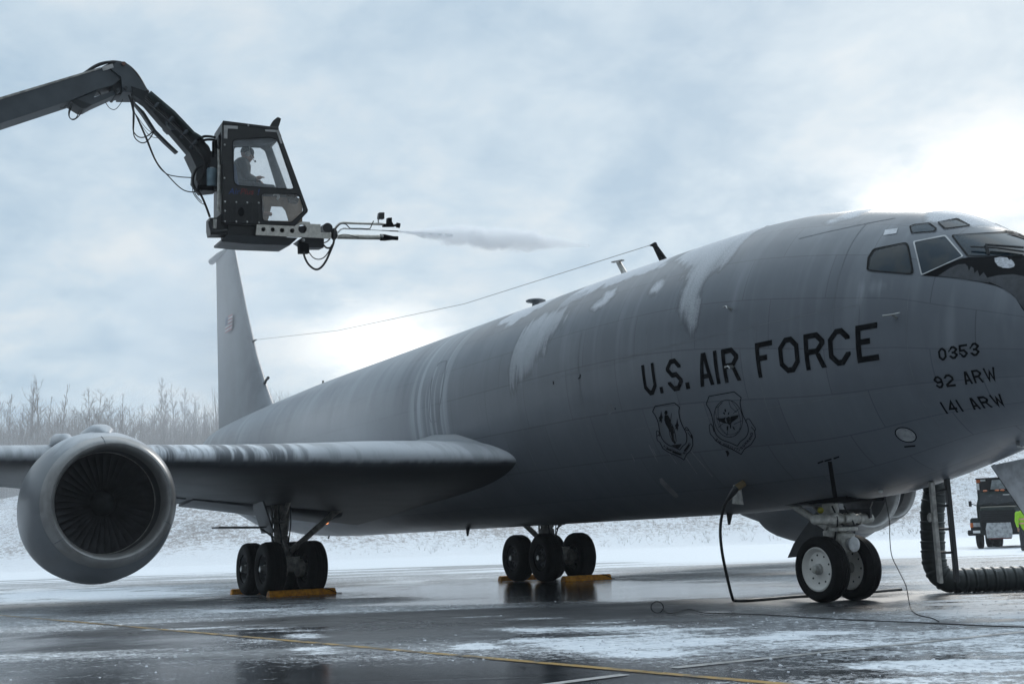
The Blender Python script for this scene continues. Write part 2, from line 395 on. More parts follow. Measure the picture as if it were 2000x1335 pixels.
FROST = [
    (over([(1806,418),(1815,431),(1838,436),(1868,430),(1880,437),(1900,443),(1925,442),(1958,438)]), .04, 0),
    (girth([(1612,433),(1622,428),(1640,427),(1634,433),(1618,436)]), .02, 0),
    (over([(1632,427),(1650,428),(1672,424),(1682,417)], .5), .03, 0),
    (over([(1318,508),(1345,512),(1352,524),(1338,540),(1342,552),(1332,566),(1330,588),(1328,604),(1352,606),(1368,570),(1386,542),(1410,520),(1434,494),(1452,472),(1470,456)], 1.3), .035, 0),
    (girth([(1342,570),(1334,606),(1348,640),(1362,634),(1372,590),(1362,565)]), .03, 1),
    (girth([(1272,566),(1282,552),(1294,545),(1296,554),(1284,568),(1274,572)]), .02, 0),
    (girth([(1158,598),(1176,585),(1184,572),(1204,563),(1202,575),(1184,592),(1166,603)]), .03, 0),
    (over([(1100,592),(1150,572),(1215,550),(1290,520)], .3), .10, 2),
    (girth([(997,724),(1000,700),(1012,668),(1028,640),(1044,622),(1066,610),(1098,600),(1108,598),(1098,622),(1076,652),(1060,684),(1044,716),(1034,735),(1000,742)]), .05, 1),
    (girth([(1059,684),(1063,676),(1066,682),(1063,691),(1060,690)]), .01, 0),
    (over([(970,636),(985,640),(1003,632),(1040,612),(1060,600)], .4), .08, 2),
    (girth([(1676,560),(1690,548),(1720,546),(1738,552),(1734,566),(1700,575),(1678,590)]), .05, 3),
]
def make_fuselage(parent):
    n = 216; a = np.linspace(-math.pi / 2, 1.5 * math.pi, n, endpoint=False); X = np.repeat(FXS, n); Aa = np.tile(a, len(FXS))
    P = fpt(X, Aa); me = bpy.data.meshes.new('fuselage')
    F = []
    for i in range(len(FXS) - 1):
        b = i * n; F += [(b + j, b + (j + 1) % n, b + n + (j + 1) % n, b + n + j) for j in range(n)]
    F.append(tuple(range(n))[::-1]); F.append(tuple(range(len(X) - n, len(X))))
    me.from_pydata(P.tolist(), [], F); me.shade_smooth(); me.update()
    S = Aa * RAD; Q = np.stack([X, S], 1); W = fbm(X * 2.2, S * 1.4, 4, 3) - .5; ST_ = fbm(X * 16, S * .7, 3, 5) - .5
    fop = np.ones(len(X)); fr = np.zeros(len(X)); film = np.zeros(len(X))
    for poly, amp, mode in FROST:
        d = sdist(Q, poly)
        if len(poly) > 12: d = d + (fbm(X * 8 + 3, S * .35 + 1, 4, 61) - .5) * .26
        if mode == 0: fr = np.maximum(fr, np.clip(.5 + (d + W * amp * 4) / .5, 0, 1))
        elif mode == 1: fr = np.maximum(fr, np.clip(.5 + (d + W * amp * 5 + ST_ * .25) / .6, 0, .56 + .3 * sstep(.9, 1.7, S)))
        if mode in (0, 1) and len(poly) > 12: o_ = np.where(d > -.4, np.clip(.36 + .36 * (S - .7) / 1.2 + .4 * (fbm(X * 1.5, S * 1.5, 3, 19) - .5), .12, .95), 1); fop = np.minimum(fop, o_)
        if mode == 2: fr = np.maximum(fr, np.clip(.5 + (d - .02 + (fbm(X * 3.5, S * 3.5, 4, 9) - .5) * .5) / .6, 0, 1) * (d > -.3))
        else: film = np.maximum(film, np.clip((d + ST_ * .5 + .05) / .3, 0, 1) * .5)
    # thin melted film and run-off streaks on the after body
    aft = sstep(10.0, 15.0, X + .8 * (fbm(X * .8, S, 3, 23) - .5)) * sstep(-.2, .6, np.sin(Aa))
    st2 = fbm(X * 5, S * .25 + 3, 4, 21); st3 = fbm(X * 1.3 + 9, S * .3, 3, 22)
    film = np.maximum(film, aft * np.clip(.26 + .5 * (st3 - .45) + .34 * (st2 - .5), 0, .7))
    tail_ = sstep(26, 29, X) * sstep(-.3, .4, np.sin(Aa)) * np.clip((fbm(X * 2.4, S * .2, 3, 33) - .42) * 2.6, 0, .6); film = np.maximum(film, tail_)
    hatch = sstep(13.1, 13.4, X) * (1 - sstep(14.7, 15.3, X)) * sstep(-.8, .1, np.sin(Aa))
    film = np.maximum(film, hatch * np.clip((fbm(X * 10, S * .12, 4, 31) - .47) * 3.0 * (.6 + .8 * fbm(X * 1.5, S * 1.2, 3, 32)), 0, .7))
    film = np.maximum(film, .16 * np.clip((fbm(X * 6, S * .5, 4, 41) - .52) * 3, 0, 1) * sstep(-.3, .3, np.sin(Aa)))
    bare = sstep(11.9, 12.1, X + .25 * (st3 - .5)) * (1 - sstep(12.5, 12.7, X + .25 * (st3 - .5))); film *= 1 - .85 * bare
    at_ = me.attributes.new('skin', 'FLOAT_VECTOR', 'POINT'); at_.data.foreach_set('vector', np.stack([X, S, fr], 1).astype(np.float32).ravel())
    a3 = me.attributes.new('fop', 'FLOAT', 'POINT'); a3.data.foreach_set('value', fop.astype(np.float32))
    a2 = me.attributes.new('film', 'FLOAT', 'POINT'); a2.data.foreach_set('value', film.astype(np.float32))
    me.materials.append(M['skin_grey'])
    return link('fuselage', me, parent)
def skin_material():
    t = NT('grey_aircraft_paint'); A = t.attr('skin'); sep = t.n('ShaderNodeSeparateXYZ'); t.l(A.outputs['Vector'], sep.inputs[0])
    film = t.attr('film').outputs['Fac']; fr = sep.outputs[2]
    cmb = t.n('ShaderNodeCombineXYZ'); t.l(sep.outputs[0], cmb.inputs[0]); t.l(sep.outputs[1], cmb.inputs[1])
    streak = t.noise(cmb.outputs[0], 1, 5, .6, (7, .9, 1), .2); blot = t.noise(cmb.outputs[0], 1.6, 5, .6); fine = t.noise(cmb.outputs[0], 55, 3, .7)
    edge = t.math('ADD', fr, t.math('MULTIPLY', t.math('SUBTRACT', t.noise(cmb.outputs[0], 9, 5, .7), .5), .34))
    m = t.ramp(edge, .36, .64); wet = t.math('MULTIPLY', t.ramp(edge, .28, .42), t.math('SUBTRACT', 1, m))
    g = t.mix(t.ramp(streak, .2, .8), (.112, .126, .146), (.128, .142, .163)); g = t.mix(t.math('MULTIPLY', t.ramp(blot, .35, .7), .4), g, (.100, .114, .134))
    cn = t.noise(cmb.outputs[0], 1, 4, .55, (2.3, 2.0, 1), .8); ct = t.math('SUBTRACT', 1, t.ramp(t.math('ABSOLUTE', t.math('SUBTRACT', cn, .5)), .006, .035)); crown = t.math('MULTIPLY', t.math('MULTIPLY', t.ramp(sep.outputs[1], 1.35, 1.9), t.ramp(sep.outputs[0], 5.0, 6.2)), t.math('SUBTRACT', 1, t.ramp(sep.outputs[0], 10.5, 12.0)))
    wet = t.math('MAXIMUM', wet, t.math('MULTIPLY', ct, crown))
    g = t.mix(t.math('MULTIPLY', wet, .75), g, (.06, .067, .078))
    bk = t.n('ShaderNodeTexBrick'); t.l(cmb.outputs[0], bk.inputs['Vector']); bk.offset = .37; bk.inputs['Scale'].default_value = 1.0; bk.inputs['Mortar Size'].default_value = .007; bk.inputs['Brick Width'].default_value = 1.45; bk.inputs['Row Height'].default_value = .62
    bk.inputs['Color1'].default_value = (.92, .92, .93, 1); bk.inputs['Color2'].default_value = (1.07, 1.07, 1.06, 1); bk.inputs['Mortar'].default_value = (.62, .62, .64, 1)
    g = t.mix(1.0, g, bk.outputs['Color'], 'MULTIPLY')
    fm = t.math('MULTIPLY', film, t.math('ADD', .65, t.math('MULTIPLY', fine, .6)), clamp=True)
    g = t.mix(fm, g, (.50, .53, .56))
    ice = t.mix(t.ramp(fine, .35, .68), (.48, .49, .52), (.74, .75, .78)); op = t.math('ADD', t.attr('fop').outputs['Fac'], t.math('MULTIPLY', t.math('SUBTRACT', fine, .5), 1.3)); op = t.math('ADD', op, t.math('MULTIPLY', t.math('SUBTRACT', streak, .5), .5), clamp=True); m = t.math('MULTIPLY', m, op); g = t.mix(m, g, ice)
    t.set('Base Color', g); t.set('Coat Weight', t.math('SUBTRACT', .16, t.math('MULTIPLY', m, .14)))  ; t.set('Specular IOR Level', .32); t.set('Coat Roughness', t.math('ADD', .10, t.math('MULTIPLY', blot, .16)))
    r = t.math('ADD', .30, t.math('MULTIPLY', blot, .16)); r = t.math('ADD', r, t.math('MULTIPLY', t.math('MAXIMUM', m, fm), .4)); t.set('Roughness', r)
    h = t.math('ADD', t.math('MULTIPLY', m, .6), t.math('MULTIPLY', fine, t.math('ADD', .05, t.math('MULTIPLY', m, .3))))
    h = t.math('ADD', h, t.math('MULTIPLY', t.noise(cmb.outputs[0], 1, 2, .5, (2.1, 1.4, 1)), 1.2)); t.bump(h, .35, .012)
    return t.m
M['skin_grey'] = skin_material()
def wing_material():
    """grey paint with brushed frost along the leading edge; attribute wc = (span m, chord m from nose + up / - down, 0)"""
    t = NT('grey_wing_paint'); A = t.attr('wc'); sep = t.n('ShaderNodeSeparateXYZ'); t.l(A.outputs['Vector'], sep.inputs[0])
    cmb = t.n('ShaderNodeCombineXYZ'); t.l(sep.outputs[0], cmb.inputs[0]); t.l(sep.outputs[1], cmb.inputs[1])
    nz = t.noise(cmb.outputs[0], 1.5, 5, .6); streak = t.noise(cmb.outputs[0], 1, 4, .6, (5.0, .5, 1), .3); fine = t.noise(cmb.outputs[0], 40, 3, .7); big = t.noise(cmb.outputs[0], .45, 2, .5, (1, .3, 1))
    g = t.mix(t.ramp(nz, .3, .7), (.07, .076, .086), (.095, .102, .113))
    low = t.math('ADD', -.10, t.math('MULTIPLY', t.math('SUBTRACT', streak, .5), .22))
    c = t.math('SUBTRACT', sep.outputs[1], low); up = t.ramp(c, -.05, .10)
    br = t.ramp(t.math('ADD', t.math('MULTIPLY', streak, .75), t.math('MULTIPLY', big, .55)), .56, .72)
    zone = t.math('MULTIPLY', t.ramp(sep.outputs[0], 4.2, 5.2), t.math('SUBTRACT', 1, t.ramp(sep.outputs[0], 7.0, 7.8)))
    lo_ = t.math('SUBTRACT', .44, t.math('MULTIPLY', zone, .30)); fz = t.math('MULTIPLY', up, t.math('ADD', lo_, t.math('MULTIPLY', br, t.math('ADD', .20, t.math('MULTIPLY', zone, .62)))))
    fz = t.math('MULTIPLY', fz, t.math('ADD', .75, t.math('MULTIPLY', fine, .4)), clamp=True)
    g = t.mix(t.ramp(c, -.22, -.02), t.mix(nz, (.022, .024, .027), (.05, .054, .06)), g)  # shade under the wing painted in as a darker lower surface
    t.set('Base Color', t.mix(fz, g, (.74, .76, .79))); t.set('Specular IOR Level', .28)
    t.set('Roughness', t.math('ADD', .40, t.math('ADD', t.math('MULTIPLY', nz, .18), t.math('MULTIPLY', fz, .35))))
    t.bump(t.math('ADD', nz, t.math('MULTIPLY', fine, .3)), .12, .01); return t.m
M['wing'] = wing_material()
def nacelle_material():
    t = NT('grey_nacelle_paint'); nz = t.noise(scale=1.3, detail=6, rough=.6, mp=(.6, 2, 2)); f = t.noise(scale=30, detail=3)
    geo = t.n('ShaderNodeNewGeometry'); sep = t.n('ShaderNodeSeparateXYZ'); t.l(geo.outputs['Normal'], sep.inputs[0])
    obj = t.n('ShaderNodeSeparateXYZ'); t.l(t.obj(), obj.inputs[0])
    top = t.ramp(t.math('ADD', obj.outputs[2], t.math('MULTIPLY', t.math('SUBTRACT', t.noise(scale=2.5, detail=5, mp=(1, 1, .3)), .5), .6)), 2.62, 3.0)
    g = t.mix(t.ramp(nz, .3, .7), (.115, .124, .137), (.15, .16, .174)); fz = t.math('MULTIPLY', top, t.math('ADD', .45, t.math('MULTIPLY', f, .4)))
    t.set('Base Color', t.mix(fz, g, (.55, .57, .6))); t.set('Coat Weight', .15); t.set('Coat Roughness', .2); t.set('Roughness', t.math('ADD', .3, t.math('MULTIPLY', nz, .2))); t.bump(f, .06, .01); return t.m
M['nacelle'] = nacelle_material()
M['lip'] = simple('inlet_lip_metal', (.25, .245, .24), .34, .4, var=.14, scale=5)
M['fin'] = simple('grey_fin_paint', (.20, .213, .23), .42, scale=1.2, var=.16)
M['door_inner'] = simple('gear_door_paint', (.05, .053, .058), .5)
def cockpit_glass():
    t = NT('cockpit_glass'); nz = t.noise(scale=3.2, detail=2)
    t.set('Base Color', t.mix(t.ramp(nz, .42, .66), (.006, .017, .028), (.022, .028, .030))); t.set('Roughness', .04); t.set('Specular IOR Level', .30); return t.m
M['cockpit_glass'] = cockpit_glass()
M['win_frame'] = simple('window_frame_dark', (.008, .009, .010), .7, spec=.15)
M['win_metal'] = simple('window_frame_metal', (.36, .36, .36), .4, .4)
M['frost'] = simple('settled_frost', (.62, .63, .66), .75, scale=20, var=.12, bump=.2)
M['slush'] = simple('thin_slush', (.045, .049, .056), .6, scale=10, spec=.25)

plane = thing('tanker_aircraft', 'grey four-engined military tanker jet with black hull lettering parked on the wet apron', 'aircraft', (4.6, 0, 0))
fus = make_fuselage(plane)

# ---- flat outlines carried onto the skin
def skin_patch(name, polys, mat, off=.006, parent=None, L=14, mirror=False, conv=None, holes=None):
    bm = bmesh.new()
    for pi, poly in enumerate(polys):
        hl = (holes or {}).get(pi, [])
        Pp = []; E = []
        for lp in [poly] + hl:
            o = len(Pp); Pp += [Vector((float(a), float(b))) for a, b in lp]; E += [(o + i, o + (i + 1) % len(lp)) for i in range(len(lp))]
        vs, _, fs, *_ = delaunay_2d_cdt(Pp, E, [], 1, 1e-6)
        bv = [bm.verts.new((v.x, v.y, 0)) for v in vs]
        for f in fs:
            c = sum((vs[i] for i in f), Vector((0, 0))) / len(f)
            if hl and (any(inpoly(c, h) for h in hl) or not inpoly(c, poly)): continue
            try: bm.faces.new([bv[i] for i in f])
            except ValueError: pass
    for _ in range(7):
        lg = [e for e in bm.edges if e.calc_length() > L]
        if not lg: break
        bmesh.ops.subdivide_edges(bm, edges=lg, cuts=1); bmesh.ops.triangulate(bm, faces=bm.faces)
    bm.verts.index_update(); bm.verts.ensure_lookup_table(); P = np.array([(v.co.x, v.co.y) for v in bm.verts]); F = [tuple(v.index for v in f.verts) for f in bm.faces]; bm.free()
    if conv is None: x, a = hit(P[:, 0], P[:, 1])
    else: x, a = conv(P[:, 0], P[:, 1])
    Q = fpt(x, a, off); mb = MB(); mb.add(Q, F)
    o = mb.build(name, mat, parent or plane, smooth=60, fix=False); outward(o.data)
    if mirror: MIR[o.name] = outward(MB().add(fpt(x, a, off + .0015) * np.array([1, -1, 1]), F).build(name, mat, MIR.get(parent.name) if parent else plane, smooth=60, fix=False))
    return o
MIR = {}
def outward(o_):
    me = getattr(o_, 'data', o_)
    bm = bmesh.new(); bm.from_mesh(me)
    for f in bm.faces:
        c = f.calc_center_median(); T, B, H, Z = sec(c.x)
        if f.normal.dot(Vector((0, c.y, c.z - Z))) < 0: f.normal_flip()
    bm.to_mesh(me); bm.free(); return o_
def stroke2(pts, w, closed=False):
    """a pen line of width w as quads with mitred corners"""
    P = [np.asarray(p, float) for p in pts]; n = len(P); L = []; R = []
    for i in range(n):
        if closed: a, b, c = P[i - 1], P[i], P[(i + 1) % n]
        else: a, b, c = P[max(i - 1, 0)], P[i], P[min(i + 1, n - 1)]
        d1 = b - a if np.any(b != a) else c - b; d2 = c - b if np.any(c != b) else d1
        d1 = d1 / np.linalg.norm(d1); d2 = d2 / np.linalg.norm(d2); n1 = np.array([-d1[1], d1[0]]); n2 = np.array([-d2[1], d2[0]])
        m = n1 + n2; m = m / max(np.linalg.norm(m), 1e-6); k = w / 2 / max(m @ n1, .4); L.append(b + m * k); R.append(b - m * k)
    out = []
    for i in range(n if closed else n - 1):
        j = (i + 1) % n; out.append([L[i], R[i], R[j], L[j]])
    return out
def glyph(ch, w, h, t):
    c = min(.32 * w, .2 * h); k = t / 2; W = w - t; H = h - t; mid = H * .5
    def S(*pp, cl=False): return stroke2([(k + x, k + y) for x, y in pp], t, cl)
    if ch == 'U': return S((0, H + k), (0, c), (c, 0), (W - c, 0), (W, c), (W, H + k))
    if ch in '0O': return S((0, c), (c, 0), (W - c, 0), (W, c), (W, H - c), (W - c, H), (c, H), (0, H - c), cl=True)
    if ch == 'C': return S((W, H * .70), (W, H - c), (W - c, H), (c, H), (0, H - c), (0, c), (c, 0), (W - c, 0), (W, c), (W, H * .30))
    if ch == 'S': return S((W, H * .72), (W, H - c), (W - c, H), (c, H), (0, H - c), (0, mid + c), (c, mid), (W - c, mid), (W, mid - c), (W, c), (W - c, 0), (c, 0), (0, c), (0, H * .28))
    if ch == '.': return [[(0, 0), (w, 0), (w, t * 1.3), (0, t * 1.3)]]
    if ch == 'I' or ch == '1': return [[(w / 2 - k, 0), (w / 2 + k, 0), (w / 2 + k, h), (w / 2 - k, h)]]
    if ch == 'A':
        q = t * 1.08; a = [[(0, 0), (q, 0), (w / 2 + q * .28, h), (w / 2 - q * .62, h)], [(w, 0), (w - q, 0), (w / 2 - q * .28, h), (w / 2 + q * .62, h)]]
        return a + [[(w * .24, h * .22), (w * .76, h * .22), (w * .70, h * .22 + t * .9), (w * .30, h * .22 + t * .9)]]
    if ch == 'R': return S((0, -k), (0, H), (W - c, H), (W, H - c), (W, mid + c - .02 * h), (W - c, mid - .02 * h), (k, mid - .02 * h)) + [[(w * .52, h * .5 - t * .55), (w * .52 + t * 1.05, h * .5 - t * .55), (w, 0), (w - t * 1.1, 0)]]
    if ch == 'F': return S((0, -k), (0, H), (W + k, H)) + [[(t, h * .46), (w * .66, h * .46), (w * .66, h * .46 + t), (t, h * .46 + t)]]
    if ch == 'E': return S((W + k, H), (0, H), (0, 0), (W + k, 0)) + [[(t, h * .46), (w * .66, h * .46), (w * .66, h * .46 + t), (t, h * .46 + t)]]
    if ch == '3': return S((0, H * .78), (0, H - c), (c, H), (W - c, H), (W, H - c), (W, mid + c), (W - c, mid), (c * .8, mid)) + S((W - c, mid - .001), (W, mid - c), (W, c), (W - c, 0), (c, 0), (0, c), (0, H * .24))
    if ch == '5': return S((W + k, H), (0, H), (0, mid + .05 * h), (W - c, mid + .05 * h), (W, mid - c), (W, c), (W - c, 0), (c, 0), (0, c), (0, H * .22))
    if ch == '9': return S((W, mid), (c, mid - .04 * h), (0, mid + c), (0, H - c), (c, H), (W - c, H), (W, H - c), (W, c), (W - c, 0), (c, 0), (0, c))
    if ch == '2': return S((0, H * .74), (0, H - c), (c, H), (W - c, H), (W, H - c), (W, mid + .06 * h), (0, c * .5), (0, 0), (W + k, 0))
    if ch == '4': return S((W * .78, -k), (W * .78, H), (0, H * .3), (W + k, H * .3))
    if ch == 'W': return S((0, H + k), (W * .25, 0), (W * .5, H * .75), (W * .75, 0), (W, H + k))
    if ch == 'M': return S((0, -k), (0, H), (W / 2, H * .4), (W, H), (W, -k))
    if ch == 'N': return S((0, -k), (0, H), (W, 0), (W, H + k))
    if ch == 'B': return S((0, 0), (W - c, 0), (W, c), (W, mid - c), (W - c, mid), (W, mid + c), (W, H - c), (W - c, H), (0, H), cl=True)
    if ch == 'D': return S((0, 0), (W - c, 0), (W, c), (W, H - c), (W - c, H), (0, H), cl=True)
    if ch == 'L': return S((0, H + k), (0, 0), (W + k, 0))
    if ch == 'T': return S((-k, H), (W + k, H)) + [[(w / 2 - k, 0), (w / 2 + k, 0), (w / 2 + k, h - t), (w / 2 - k, h - t)]]
    if ch == 'Y': return S((0, H + k), (W / 2, mid), (W, H + k)) + [[(w / 2 - k, 0), (w / 2 + k, 0), (w / 2 + k, h * .5 - k), (w / 2 - k, h * .5 - k)]]
    if ch == 'G': return S((W, H * .72), (W, H - c), (W - c, H), (c, H), (0, H - c), (0, c), (c, 0), (W - c, 0), (W, c), (W, mid), (W * .5, mid))
    return []
def along(txt, pts, h):
    """small letters set along a line in badge coordinates"""
    P = crom([np.array([*p], float) for p in pts], 12); d = np.concatenate([[0], np.cumsum(np.linalg.norm(np.diff(P, axis=0), axis=1))]); st = d[-1] / len(txt); out = []
    for i, ch in enumerate(txt):
        u = (i + .12) * st; p = np.array([np.interp(u, d, P[:, k]) for k in (0, 1)]); q = np.array([np.interp(u + st * .76, d, P[:, k]) for k in (0, 1)]); e = (q - p) / np.linalg.norm(q - p); n = np.array([e[1], -e[0]])
        for g in glyph(ch, np.linalg.norm(q - p), h, st * .20): out.append([tuple(p + e * a + n * b) for a, b in g])
    return out
def lettering(name, row, t):
    """row = (char, left px, right px, mid-height py, bottom z, top z); letters follow the water line"""
    o = None
    for ch, l, r, ym, zb, zt in row:
        xl, _ = hit1(l, ym); xr, _ = hit1(r, ym); w = xl - xr; h = zt - zb
        polys = glyph(ch, w, h, t)
        def conv(u, v, xl=xl, zb=zb): x = xl - u; return x, fang(x, zb + v)
        o = skin_patch(name, polys, M['decal'], .005, L=.05, conv=conv)
    return o
big = [('U',1256,1281,742),('.',1289.5,1296,762),('S',1302,1332,731),('.',1340,1348,754),('A',1363,1391,721),('I',1395,1404,719),('R',1411,1444,712),('F',1477,1511,702),('O',1521,1561,691),('R',1571,1612,686),('C',1618,1661,677),('E',1672,1715,670)]
row = []
for ch, l, r, y in big:
    x, _ = hit1((l + r) / 2, y); zb = 2.955 + (x - 2.1) * .018; row.append((ch, l, r, y, zb, zb + .462))
lettering('hull_letter', row, .072)
def small(chars, yb0, yb1, yt0, yt1):
    l0 = chars[0][1]; l1 = chars[-1][2]; out = []
    zb0 = float(fpt(*hit1(l0 + 4, yb0))[2]); zb1 = float(fpt(*hit1(l1 - 2, yb1))[2]); zt0 = float(fpt(*hit1(l0, yt0))[2]); zt1 = float(fpt(*hit1(l1 - 4, yt1))[2])
    for ch, l, r in chars:
        f = ((l + r) / 2 - l0) / (l1 - l0); out.append((ch, l, r, (yb0 + yt0) / 2 * (1 - f) + (yb1 + yt1) / 2 * f, zb0 + (zb1 - zb0) * f, zt0 + (zt1 - zt0) * f))
    return out
lettering('serial_digit', small([('0',1833,1849),('3',1853,1871),('5',1873.5,1890.5),('3',1894.5,1913.5)], 704.5, 694, 680, 668), .024)
lettering('unit_letter', small([('9',1825,1842),('2',1845,1864),('A',1881,1897.5),('R',1900,1919),('W',1922.5,1946.5)], 758.5, 742.5, 735, 715.5), .023)
lettering('unit_letter', small([('1',1839,1848),('4',1851,1868),('1',1869.5,1878.5),('A',1894.5,1910.5),('R',1914,1933.5),('W',1937,1961)], 808, 791, 784, 767.5), .023)

# ---- unit badges, drawn in line
def ell(cx, cy, rx, ry, rot=0, n=28, a0=0, a1=360):
    t = np.radians(np.linspace(a0, a1, n)); r = math.radians(rot); x = rx * np.cos(t); y = ry * np.sin(t)
    return list(zip(cx + x * math.cos(r) - y * math.sin(r), cy + x * math.sin(r) + y * math.cos(r)))
def badge(name, lines, fills):
    s = 7.417; T = lambda q: [(1260 + a / s, 740 + b / s) for a, b in q]; polys = []
    for pts, w in lines: polys += stroke2(T(crom([np.array([*p]) for p in pts], 5) if len(pts) > 6 and w > 0 else pts), abs(w) / s)
    polys += [T(f) for f in fills]
    return skin_patch(name, polys, M['thin_decal'], .005, L=10)
jet1 = [(238,450),(246,520),(262,560),(246,572),(248,600),(236,640),(226,605),(206,612),(214,580),(200,560),(222,530)]
jet2 = [(a + 232, b + 112) for a, b in jet1]
badge('shield_badge', [
    ([(148,390),(430,342)], -13), ([(430,342),(502,405)], -13), ([(148,390),(112,468)], -13),
    ([(112,468),(158,540),(190,620),(205,700),(222,790),(262,880),(340,950),(430,985),(505,1022)], 12),
    ([(502,405),(492,480),(510,580),(540,660),(580,740),(604,800),(606,880),(590,930),(545,970),(505,1022)], 12),
    ([(215,910),(262,1000),(350,1060),(450,1100),(530,1140),(565,1168)], -12), ([(565,1168),(600,1090),(660,1030),(695,950),(690,860),(665,800)], -12),
    ([(215,910),(180,880),(170,800),(168,755),(185,745),(205,770),(215,830)], 10), ([(580,735),(590,700),(612,702),(650,760),(690,830),(680,850),(620,765)], 10),
    ([(180,820),(210,800)], -14), ([(595,735),(640,742)], -14), ([(385,490),(370,640)], -8), ([(350,690),(360,800),(400,900)], 9), ([(385,640),(420,720),(440,800),(455,900)], 9),
    ([(310,1000),(380,1030)], -24), ([(400,1045),(520,1090)], -26), ([(570,1040),(640,950)], -26)],
    [jet1, jet2, ell(305, 485, 24, 34, 10, 12), [(285,520),(335,520),(372,590),(380,650),(398,700),(340,720),(300,650),(280,590)], [(335,680),(400,680),(425,780),(400,790),(365,760),(345,740)],
     [(370,760),(400,900),(430,940),(455,920),(425,880),(415,790)], [(385,950),(535,935),(500,990),(470,1005),(420,985)]] + along('AIR NATIONAL', [(262,975),(340,1022),(440,1062),(540,1110)], 34) + along('GUARD', [(572,1090),(620,1020),(668,930)], 34))
wing_l = [(1035,560),(1090,565),(1140,560),(1170,545),(1160,600),(1195,640),(1140,635),(1075,605)]
wing_r = [(1245,540),(1290,530),(1360,515),(1345,560),(1320,580),(1285,605),(1250,630),(1225,650),(1225,600)]
badge('globe_badge', [
    ([(930,248),(1292,182)], -13), ([(1292,182),(1396,265)], -13), ([(930,248),(888,360)], -13),
    ([(888,360),(940,450),(975,550),(995,660),(1015,760),(1060,830),(1130,880),(1240,920),(1340,965)], 12),
    ([(1396,265),(1380,340),(1395,430),(1425,530),(1470,620),(1496,700),(1492,780),(1450,850),(1385,900),(1340,965)], 12),
    (ell(1208, 568, 205, 270, -8, 40), 8), ([(1060,400),(1130,330),(1105,345)], -6), ([(1018,410),(1060,405),(1110,340)], -7), ([(1060,405),(1060,520),(1100,700),(1190,810)], 6), ([(1215,315),(1240,400),(1330,480)], -6),
    ([(1280,495),(1360,430)], -7), ([(1060,700),(1130,640)], -7), ([(1290,650),(1405,600)], -7), ([(1200,740),(1190,820)], -6), ([(1250,310),(1340,440),(1385,600),(1370,720),(1300,815),(1260,830),(1240,820)], 5), ([(1020,460),(1060,640),(1130,760),(1230,800),(1330,770),(1390,700),(1400,690)], 5),
    ([(985,830),(1030,890),(1120,950),(1260,1010),(1395,1085)], -12), ([(1395,1085),(1440,1010),(1540,940),(1600,840),(1590,740)], -12),
    ([(985,830),(950,790),(935,720),(935,665),(960,650),(985,690),(1000,760)], 10), ([(1460,620),(1475,580),(1510,575),(1560,650),(1600,710),(1590,740),(1540,690)], 10),],
    [wing_l, wing_r, [(1175,560),(1215,535),(1240,570),(1255,640),(1230,665),(1195,640)], [(1150,435),(1172,430),(1178,470),(1160,475)], [(1130,480),(1150,475),(1165,510),(1145,510)], [(1205,480),(1225,475),(1215,515),(1200,510)],
     [(1185,680),(1210,675),(1205,740),(1185,735)], [(1230,655),(1250,660),(1248,715),(1230,700)], [(1265,680),(1290,690),(1310,735),(1285,725)], [(1165,1035),(1200,1030),(1225,1070),(1205,1110),(1190,1120),(1185,1080)]] + along('AIR MOBILITY', [(1015,875),(1090,940),(1220,992),(1375,1052)], 38) + along('COMMAND', [(1400,1020),(1470,945),(1545,860),(1572,770)], 38))

# ---- cockpit windows and the black panel ahead of them
def rounded(pts, r=.18, n=4):
    P = [np.asarray(p, float) for p in pts]; o = []
    for i in range(len(P)):
        a, b, c = P[i - 1], P[i], P[(i + 1) % len(P)]
        for t in np.linspace(0, 1, n):
            p0 = b + (a - b) * r; p1 = b + (c - b) * r; o.append(tuple((1 - t) ** 2 * p0 + 2 * t * (1 - t) * b + t * t * p1))
    return o
def grow(pts, k):
    c = np.mean(pts, 0); return [tuple(c + (np.asarray(p) - c) * (1 + k / (np.linalg.norm(np.asarray(p) - c) + 1e-9))) for p in pts]
WIN = [([(1697,527),(1700,504),(1710,489),(1771,475.5),(1783,535)], 'win_frame', 4.6, .14), ([(1787,473.5),(1846,462.5),(1880,501),(1802,536)], 'win_metal', 3.4, .05),
       ([(1862,460.5),(1983,455),(2030,480),(2030,501),(1893,500)], 'win_frame', 4, .06), ([(1780,443),(1790,440),(1814,438),(1828,447),(1824,452),(1783,455)], 'win_frame', 3.4, .12), ([(1834,435),(1868,429.5),(1894,441),(1848,446.5)], 'win_frame', 3.4, .1)]
for pts, fm, g, r in WIN:
    inner = rounded(pts, r); outer = rounded(grow(pts, g), r)
    w = skin_patch('cockpit_window', [inner], M['cockpit_glass'], .006, mirror=True, L=10)
    skin_patch('window_frame', [outer], M[fm], .012, parent=w, mirror=True, L=10, holes={0: [inner]})
AG = [(1801,538),(1840,519),(1883,504),(1893,502.5),(1960,501),(2032,502),(2030,540),(2012,600),(2003,611),(1996,602),(1984,582),(1968,568),(1945,558),(1915,551),(1880,545),(1840,541)]
skin_patch('glare_panel', [AG], M['black'], .004, mirror=True, L=12)
skin_patch('frost_patch', [[(1943,505),(1955,502.5),(1968,504),(1972,509),(1975,507),(1980,512),(1983,518),(1981,522),(1972,524.5),(1960,524),(1950,520),(1944,512)]], simple('grey_slush', (.42, .43, .46), .7, scale=30, var=.3), .009, L=6)
